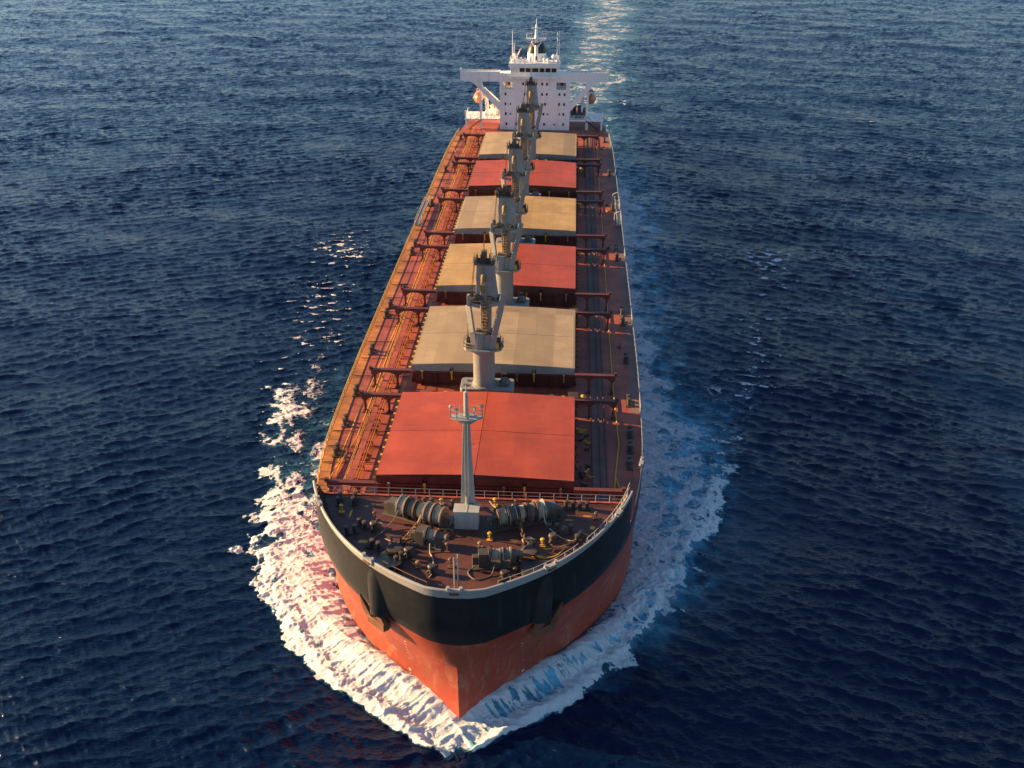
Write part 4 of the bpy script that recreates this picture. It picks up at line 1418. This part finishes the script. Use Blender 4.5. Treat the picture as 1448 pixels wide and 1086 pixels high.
for x, y in ((-6.4, 86.9), (8.4, 86.7)):
    mb = MB(); mb.box(x - .6, x + .6, y - .5, y + .5, FC_Z, FC_Z + .5); mb.box(x - .66, x + .66, y - .56, y + .56, FC_Z + .5, FC_Z + .6); mb.build("access_hatch", 'fore_deck', ship, bevel=.03)

# ------------------------------------------------------------------ sea
def fft_tile(n, size, l0, l1, ang, spread, power, seed, disp=True):
    """periodic random wave field with wavelengths l0..l1 running in direction ang"""
    rs = np.random.RandomState(seed)
    k1 = 2 * np.pi * np.fft.fftfreq(n, size / n)
    kx, ky = np.meshgrid(k1, k1, indexing='xy')
    k = np.hypot(kx, ky); k[0, 0] = 1
    kl, kh = 2 * np.pi / l1, 2 * np.pi / l0
    band = 1 / (1 + (kl / k) ** 8) * np.exp(-(k / kh) ** 2)
    a = k ** -power * band
    if spread:
        c = (kx * np.cos(ang) + ky * np.sin(ang)) / k
        a = a * (np.abs(c) ** spread + .04)
    a[0, 0] = 0
    H = a * np.fft.fft2(rs.standard_normal((n, n)))
    h = np.real(np.fft.ifft2(H)); s = h.std()
    out = [h / s]
    if disp:
        out += [np.real(np.fft.ifft2(1j * kx / k * H)) / s, np.real(np.fft.ifft2(1j * ky / k * H)) / s]
    return [o.astype(np.float32) for o in out], size, n
def samp(t, x, y, ch=0):
    arr, size, n = t
    fx = (x / size * n) % n; fy = (y / size * n) % n
    ix = np.floor(fx).astype(np.int64); iy = np.floor(fy).astype(np.int64)
    ax = (fx - ix).astype(np.float32); ay = (fy - iy).astype(np.float32)
    ix %= n; iy %= n
    jx = (ix + 1) % n; jy = (iy + 1) % n
    A = arr[ch]
    return (A[iy, ix] * (1 - ax) + A[iy, jx] * ax) * (1 - ay) + (A[jy, ix] * (1 - ax) + A[jy, jx] * ax) * ay
T_SW = fft_tile(256, 307.0, 7, 42, R(78), 2, 2.0, 1)
T_ML = fft_tile(1024, 163.0, 0.8, 4.2, R(110), 5, 1.8, 2)
T_MR = fft_tile(1024, 151.0, 0.8, 4.2, R(68), 5, 1.8, 3)
T_SM = fft_tile(1024, 61.0, .35, 1.7, R(95), 2.5, 1.5, 4)
T_FINE = fft_tile(1024, 27.0, .13, 1.7, 0, 0, 1.5, 15, False)
T_LUMP = fft_tile(512, 37.0, .25, 5.0, 0, 0, 1.7, 5, False)
T_BIG = fft_tile(256, 260.0, 6, 90, 0, 0, 1.8, 6, False)
T_MID = fft_tile(512, 90.0, 1.2, 12, 0, 0, 1.6, 8, False)

HBY = np.r_[TOP[0, 1] - .01, WL[:, 1], [a[1] for a in AFT]]
HBX = np.r_[0, WL[:, 0], [a[0] for a in AFT]]
def hbr(y):
    return np.interp(y, HBY, HBX, left=0, right=0)
OUT_L = np.array([(66.2, 0), (68.0, 3.6), (71, 8.0), (76, 15.4), (81, 19.5), (87, 23.2), (98.5, 28.4), (110, 31.5), (120, 33.8), (134, 36.6), (160, 40), (200, 46), (260, 54)])
OUT_R = np.array([(66.2, 0), (68.4, 3.6), (71.5, 7.5), (75.3, 12.4), (80, 16.5), (86, 20.4), (97.4, 25.5), (108, 30), (116, 33), (128, 35), (145, 41), (160, 46), (200, 55), (260, 66)])
def ss(a, b, x):
    t = np.clip((x - a) / (b - a), 0, 1)
    return t * t * (3 - 2 * t)
def wake_x(y):
    return np.interp(y, [255, 290, 390, 590, 900], [3, 6, 16, 30, 50])
def fields(x, y):
    """calm-water bump, foam density and aeration of the ship's own waves at rest position x, y"""
    left = x < 0
    ax = np.abs(x)
    hb = hbr(y)
    lump = samp(T_LUMP, x, y); big = samp(T_BIG, x, y); mid = samp(T_MID, x, y)
    ob = np.where(left, np.interp(y, OUT_L[:, 0], OUT_L[:, 1], left=0), np.interp(y, OUT_R[:, 0], OUT_R[:, 1], left=0))
    amp_e = np.clip((y - 66) / 20, .25, 1)
    fine = samp(T_FINE, x, y)
    us = (ax - hb) / np.maximum(ob + amp_e * .5 * big - hb, .5)         # smooth, for the swell of the wave
    ob = ob + amp_e * (.9 * mid + .40 * lump + .5 * big + .26 * fine)
    u = (ax - hb) / np.maximum(ob - hb, .5)                             # ragged, for the foam
    out = (y > 62) & (y < 300)
    ahead = y < 71
    front = np.where(ahead, np.clip((y - 66.2 - .35 * lump - .4 * mid) / 2.0, 0, 1), 1)
    ins = ss(1.05, .97, u) * front * out
    thin = ss(1.06, .78, u) * .45 + .55
    # height
    h0 = np.interp(y, [64, 67, 69, 71, 74, 78, 84, 92, 102, 120, 140], [0, .1, .2, .35, 1.6, 2.1, 1.3, .8, .6, .4, 0])
    uc = np.interp(y, [66, 74, 80, 88, 100, 120], [.0, .05, .18, .34, .48, .55])
    ridge = np.where(us > uc, np.exp(-((us - uc) / .40) ** 2), np.exp(-((us - uc) / .45) ** 2))
    toe = np.exp(-((us - .82) / .16) ** 2)
    fade = ss(1.25, .8, us) * ss(-.4, 0.0, us)
    fl = np.interp(y, [66, 90, 130, 170], [1, 1, .5, .2]) * out
    bump = (h0 * ridge + toe * .55 * np.interp(y, [66, 72, 85, 95, 130, 150], [.7, 1.0, .6, .6, .45, 0])) * fade * out * np.where(ahead, front, 1)
    frothy = np.clip(ss(uc + .15, uc + .5, u) + ss(80, 90, y), .18, 1)
    rough = (.030 * fine + .022 * lump + .045 * mid + .12 * big) * ss(1.0, .85, u) * ins * frothy * np.where(y > 82, ss(.05, .5, u) * .75 + .25, 1) * np.interp(y, [66, 95, 130, 180], [1.3, 1.0, .5, .0])
    # streaks falling down the face of the bow wave
    bump = bump + rough
    # foam density
    edge = np.exp(-((u - .92) / .10) ** 2)
    crest2 = np.exp(-((u - (uc + .10)) / .09) ** 2)
    solid = np.interp(y, [66, 76, 83, 91, 104, 130], [1.25, 1.05, .55, .27, .16, .0])
    bands = np.interp(y, [66, 84, 100, 125, 140, 165], [.5, .7, .62, .45, .25, .1])
    lacef = np.interp(y, [66, 90, 112, 128, 150, 215], [.3, .52, .46, .34, .20, .0])
    near = np.exp(-((ax - hb + 1.6 * mid + 1.1 * big) / np.where(left, 3.4, 7.5)) ** 2) * np.where(left, np.interp(y, [75, 95, 118, 140, 170, 205], [.0, .42, .58, .52, .42, 0]), np.interp(y, [80, 95, 130, 170, 240, 285, 292], [.2, .62, .66, .64, .60, .52, 0]))
    sl = ax * .62 + y * .78                                  # along the crest
    streak = samp(T_LUMP, sl * 2.4, u * 1.3 + 3) * .75 + .5 * samp(T_LUMP, sl * 5.5, u * 2.0 + 9)
    face = ss(uc - .05, uc + .12, u) * ss(.80, .5, u) * ss(92, 80, y)
    bump = bump + face * .06 * streak
    solid = solid * (1 - face * np.clip(.42 + .30 * streak, 0, .85) * np.where(left, .4, 1.1))
    flow = samp(T_LUMP, x * .9, y * .38) * .6 + samp(T_MID, x, y * .45) * .5
    solid = solid * (1 + .16 * flow)
    foam = ins * thin * (1 + .14 * flow) * (solid * ss(-.05, .28, u + ss(79, 75, y)) + bands * (edge + .8 * crest2) + lacef * np.where(left, 1 + .45 * ss(100, 125, y), .72) * (.50 + .34 * big + .2 * mid))
    foam = foam * (1 - (~left) * face * np.clip(.26 + .20 * streak, 0, .6))
    foam = np.maximum(foam, near * (y > 74) * (u > -.3) + .0)
    # scattered breaking crests down the diverging wave
    dv = np.where(left, np.exp(-((u - .75) / .34) ** 2) * np.interp(y, [105, 125, 205, 240], [0, .62, .5, 0]),
                  np.exp(-((u - .93) / .16) ** 2) * np.interp(y, [112, 130, 200, 230], [0, .8, .65, 0]))
    # churned wake astern
    wx = wake_x(y); wwid = np.interp(y, [255, 300, 600, 900], [16, 15, 18, 24])
    wk = ss(1.3, .3, np.abs(x - wx + 1.5 * mid + 2.5 * big) / wwid) * (y > 285)
    wk_edge = np.exp(-(((x - wx) / wwid - 1.0 - .12 * big) / .05) ** 2) * (y > 225) * (mid > .3)
    foam = np.maximum(foam, wk * np.clip(.36 + .07 * samp(T_MID, x * .35, y * .6) + .06 * samp(T_LUMP, x * .4, y), 0, .45))
    dv = np.maximum(dv, wk_edge * .55)
    aer = np.clip(ins * np.interp(y, [66, 95, 125, 150], [.9, .7, .35, 0]) * np.where(left, ss(104, 84, y) * .75 + .2, 1.0) + near * np.where(left, .7, 1.9) * (y > 76) + wk * .22, 0, 1)
    aer = np.maximum(aer, (~left) * np.exp(-((ax - hb) / 13.0) ** 2) * np.interp(y, [84, 100, 140, 200, 285, 320], [0, .3, .32, .4, .6, .0]))
    calm = 1 - .55 * wk
    return bump.astype(np.float32), np.clip(foam, 0, 1.3), aer, dv, calm, u
def surface(x, y, fadeamp):
    """wind sea: height and sideways pull"""
    wr = ss(-60, 60, x)
    a, b = np.sqrt(1 - wr), np.sqrt(wr)
    gust = np.clip(.92 + .14 * samp(T_BIG, x + 40, y + 90), .5, 1.4)
    h = .17 * samp(T_SW, x, y)
    dx = .17 * samp(T_SW, x, y, 1); dy = .17 * samp(T_SW, x, y, 2)
    h0 = h
    for t, wgt in ((T_ML, a), (T_MR, b)):
        for ch, tgt in ((0, 0), (1, 1), (2, 2)):
            v = .076 * gust * wgt * samp(t, x, y, ch)
            if ch == 0: h = h + v
            elif ch == 1: dx = dx + v
            else: dy = dy + v
    xs, ys = x * .9553 - y * .2955, x * .2955 + y * .9553
    hs = .034 * gust * samp(T_SM, xs, ys)
    sx = .034 * gust * samp(T_SM, xs, ys, 1); sy = .034 * gust * samp(T_SM, xs, ys, 2)
    h = h + hs; dx = dx + sx * .9553 + sy * .2955; dy = dy - sx * .2955 + sy * .9553
    return h * fadeamp, dx * fadeamp, dy * fadeamp, (h - .6 * h0) * fadeamp
def grid_mesh(name, P_, foam, aer, nr, nc, keep=None):
    me = bpy.data.meshes.new(name)
    idx = np.arange(nr * nc).reshape(nr, nc)
    q = np.stack([idx[:-1, :-1], idx[:-1, 1:], idx[1:, 1:], idx[1:, :-1]], -1).reshape(-1, 4)
    if keep is not None:
        k = keep.reshape(nr, nc)
        kq = (k[:-1, :-1] | k[:-1, 1:] | k[1:, 1:] | k[1:, :-1]).reshape(-1)
        q = q[kq]
        used = np.unique(q); remap = np.full(nr * nc, -1); remap[used] = np.arange(len(used))
        q = remap[q]; P_ = P_[used]; foam = foam[used]; aer = aer[used]
    nv, nf = len(P_), len(q)
    me.vertices.add(nv); me.vertices.foreach_set("co", P_.astype(np.float32).ravel())
    me.loops.add(nf * 4); me.loops.foreach_set("vertex_index", q.astype(np.int32).ravel())
    me.polygons.add(nf); me.polygons.foreach_set("loop_start", np.arange(0, nf * 4, 4, dtype=np.int32))
    me.update(calc_edges=True)
    me.polygons.foreach_set("use_smooth", np.ones(nf, dtype=bool))
    for nm, d in (("foam", foam), ("aeration", aer)):
        at = me.attributes.new(nm, 'FLOAT', 'POINT'); at.data.foreach_set("value", d.astype(np.float32).ravel())
    o = bpy.data.objects.new(name, me)
    COL.objects.link(o)
    return o
def sea_material(foamy):
    m, nt, b = newmat("sea_foam_water" if foamy else "sea_water")
    p = position(nt)
    rip = math_node(nt, 'ADD', math_node(nt, 'MULTIPLY', noise(nt, scaled(nt, p, (.7, 1.9, 1)), 1.9, 4, .62), .20), math_node(nt, 'MULTIPLY', noise(nt, p, .8, 2, .5), .10))
    deepc = mix(nt, noise(nt, p, .012, 2), (.0007, .0062, .028), (.0010, .0095, .040))
    b.inputs["IOR"].default_value = 1.33
    b.inputs["Specular IOR Level"].default_value = .42
    if not foamy:
        L(nt, deepc, b.inputs["Base Color"]); b.inputs["Roughness"].default_value = .07
        bp = N(nt, "ShaderNodeBump"); bp.inputs["Strength"].default_value = .75; bp.inputs["Distance"].default_value = 1.0
        L(nt, rip, bp.inputs["Height"]); L(nt, bp.outputs[0], b.inputs["Normal"])
        return m
    fa = N(nt, "ShaderNodeAttribute", attribute_name="foam").outputs["Fac"]
    ae = N(nt, "ShaderNodeAttribute", attribute_name="aeration").outputs["Fac"]
    # lace: stretched cell borders, broken by noise
    nz = N(nt, "ShaderNodeTexNoise"); L(nt, p, nz.inputs["Vector"]); nz.inputs["Scale"].default_value = .9; nz.inputs["Detail"].default_value = 5
    dist = N(nt, "ShaderNodeVectorMath", operation='MULTIPLY_ADD')
    L(nt, nz.outputs["Color"], dist.inputs[0]); dist.inputs[1].default_value = (1.5, 1.5, 0); L(nt, p, dist.inputs[2])
    def cells(scale):
        v = N(nt, "ShaderNodeTexVoronoi", feature='DISTANCE_TO_EDGE')
        L(nt, scaled(nt, dist.outputs[0], (1, 1, .2)), v.inputs["Vector"]); v.inputs["Scale"].default_value = scale
        return v.outputs["Distance"]
    web = math_node(nt, 'MINIMUM', math_node(nt, 'MULTIPLY', cells(.42), 1.5), math_node(nt, 'MULTIPLY', cells(1.05), 2.6))
    web = ramp(nt, web, 0.0, .55)                                  # 0 on the strands, 1 in the holes
    nfine = noise(nt, p, 2.6, 7, .7)
    nbig = noise(nt, p, .30, 4, .6)
    lace = math_node(nt, 'ADD', math_node(nt, 'MULTIPLY', web, .55), math_node(nt, 'ADD', math_node(nt, 'MULTIPLY', nfine, .55), math_node(nt, 'MULTIPLY', nbig, .35)))
    d = math_node(nt, 'SUBTRACT', math_node(nt, 'MULTIPLY', fa, 1.25), lace)
    mask = ramp(nt, d, -.11, .12)
    mask = math_node(nt, 'MULTIPLY', mask, ramp(nt, fa, .03, .14))
    aer_n = math_node(nt, 'MULTIPLY', ae, ramp(nt, noise(nt, p, .35, 4, .6), .15, .75))
    water = mix(nt, aer_n, deepc, (.13, .52, .74))
    fcol = mix(nt, nfine, (.46, .54, .59), (.76, .76, .75))
    col = mix(nt, mask, water, fcol)
    L(nt, math_node(nt, 'MULTIPLY', mask, .35), b.inputs["Subsurface Weight"])
    b.inputs["Subsurface Radius"].default_value = (.30, .45, .55)
    b.inputs["Subsurface Scale"].default_value = .8
    L(nt, col, b.inputs["Base Color"])
    rg = N(nt, "ShaderNodeMapRange"); L(nt, mask, rg.inputs[0]); rg.inputs[3].default_value = .10; rg.inputs[4].default_value = .75
    L(nt, rg.outputs[0], b.inputs["Roughness"])
    b.inputs["IOR"].default_value = 1.33
    b.inputs["Specular IOR Level"].default_value = .42
    # ripples + foam relief
    hh = math_node(nt, 'ADD', rip, math_node(nt, 'MULTIPLY', math_node(nt, 'MULTIPLY', mask, noise(nt, p, 2.4, 8, .75)), .30))
    bp = N(nt, "ShaderNodeBump"); bp.inputs["Strength"].default_value = .75; bp.inputs["Distance"].default_value = 1.0
    L(nt, hh, bp.inputs["Height"]); L(nt, bp.outputs[0], b.inputs["Normal"])
    return m
M['sea'] = sea_material(True); M['sea_open'] = sea_material(False)

def crest_foam(h, dv, x, y):
    """whitecaps: where the wind sea peaks inside the diverging wave"""
    c = ss(.095, .24, h + .07 * samp(T_LUMP, x, y))
    return c * dv * 1.5

def build_sea():
    ys = [45.0]
    while ys[-1] < 660:
        ys.append(ys[-1] + max(.20, .20 + (ys[-1] - 75) * .0016))
    ys = np.array([-9000, -2500, -700, -200, -60, 0, 25] + ys + [690, 730, 790, 880, 1000, 1300, 1800, 3000, 6000, 12000], float)
    ts = np.r_[[-40, -12, -4, -1.8, -1.1], np.linspace(-.8, .74, 1150), [1.1, 1.8, 4, 12, 40]]
    sc = np.maximum(ys + 18, 78)
    X = 9.5 + ts[None, :] * sc[:, None]; Y = np.repeat(ys[:, None], len(ts), 1)
    x, y = X.ravel(), Y.ravel()
    t = np.repeat(ts[None, :], len(ys), 0).ravel()
    fade = ss(1.2, .85, np.abs(t)) * ss(1000, 640, y) * ss(0, 45, y)
    bump, foam, aer, dv, calm, u = fields(x, y)
    h, dx, dy, hm = surface(x, y, fade)
    # the ship's own waves ride on the separate bow-wave mesh near the bow
    inpatch = (y > 62) & (y < 150) & (np.abs(x) < 46)
    z = h * calm + np.where(inpatch, 0, bump)
    hull_in = (np.abs(x) < hbr(y) - .3)
    foam = np.maximum(foam, crest_foam(hm, dv, x, y))
    wc = ss(.30, .42, hm) * .55 * fade * (samp(T_BIG, x + 77, y) > .8)
    foam = np.maximum(foam, wc)
    z = np.where(hull_in, -1.2, z)
    z = np.where(inpatch & (u < 1.15) & (bump > .06), z - .25, z)
    P_ = np.stack([x + 1.15 * dx, y + 1.15 * dy, z], -1)
    o = grid_mesh("sea", P_, foam, aer, len(ys), len(ts))
    o.data.materials.append(M['sea']); o.data.materials.append(M['sea_open'])
    nr, nc = len(ys), len(ts)
    act = ((foam > .02) | (aer > .02)).reshape(nr, nc)
    act = act[:-1, :-1] | act[:-1, 1:] | act[1:, 1:] | act[1:, :-1]
    o.data.polygons.foreach_set("material_index", np.where(act.ravel(), 0, 1).astype(np.int32))
    tag(o, "dark blue rippled open sea around the ship, streaked with foam", "sea", kind="structure")
build_sea()

def build_bow_wave():
    xs = np.linspace(-46, 46, 1000); ys = np.linspace(63, 149, 900)
    X, Y = np.meshgrid(xs, ys)
    x, y = X.ravel(), Y.ravel()
    bump, foam, aer, dv, calm, u = fields(x, y)
    h, dx, dy, hm = surface(x, y, 1.0)
    foam = np.maximum(foam, crest_foam(hm, dv, x, y))
    edge = ss(46, 43, np.abs(x)) * ss(149, 143, y)
    z = h + bump * edge + .03
    hb = hbr(y)
    keep = (np.abs(x) > hb - 1.0) & (u < 1.35) & ((bump > .03) | (foam > .06)) & (y > 64)
    P_ = np.stack([x + 1.15 * dx, y + 1.15 * dy, z], -1)
    o = grid_mesh("bow_wave", P_, foam, aer, len(ys), len(xs), keep)
    o.data.materials.append(M['sea'])
    tag(o, "white breaking bow wave curling away from both sides of the stem", "bow wave", kind="stuff")
build_bow_wave()
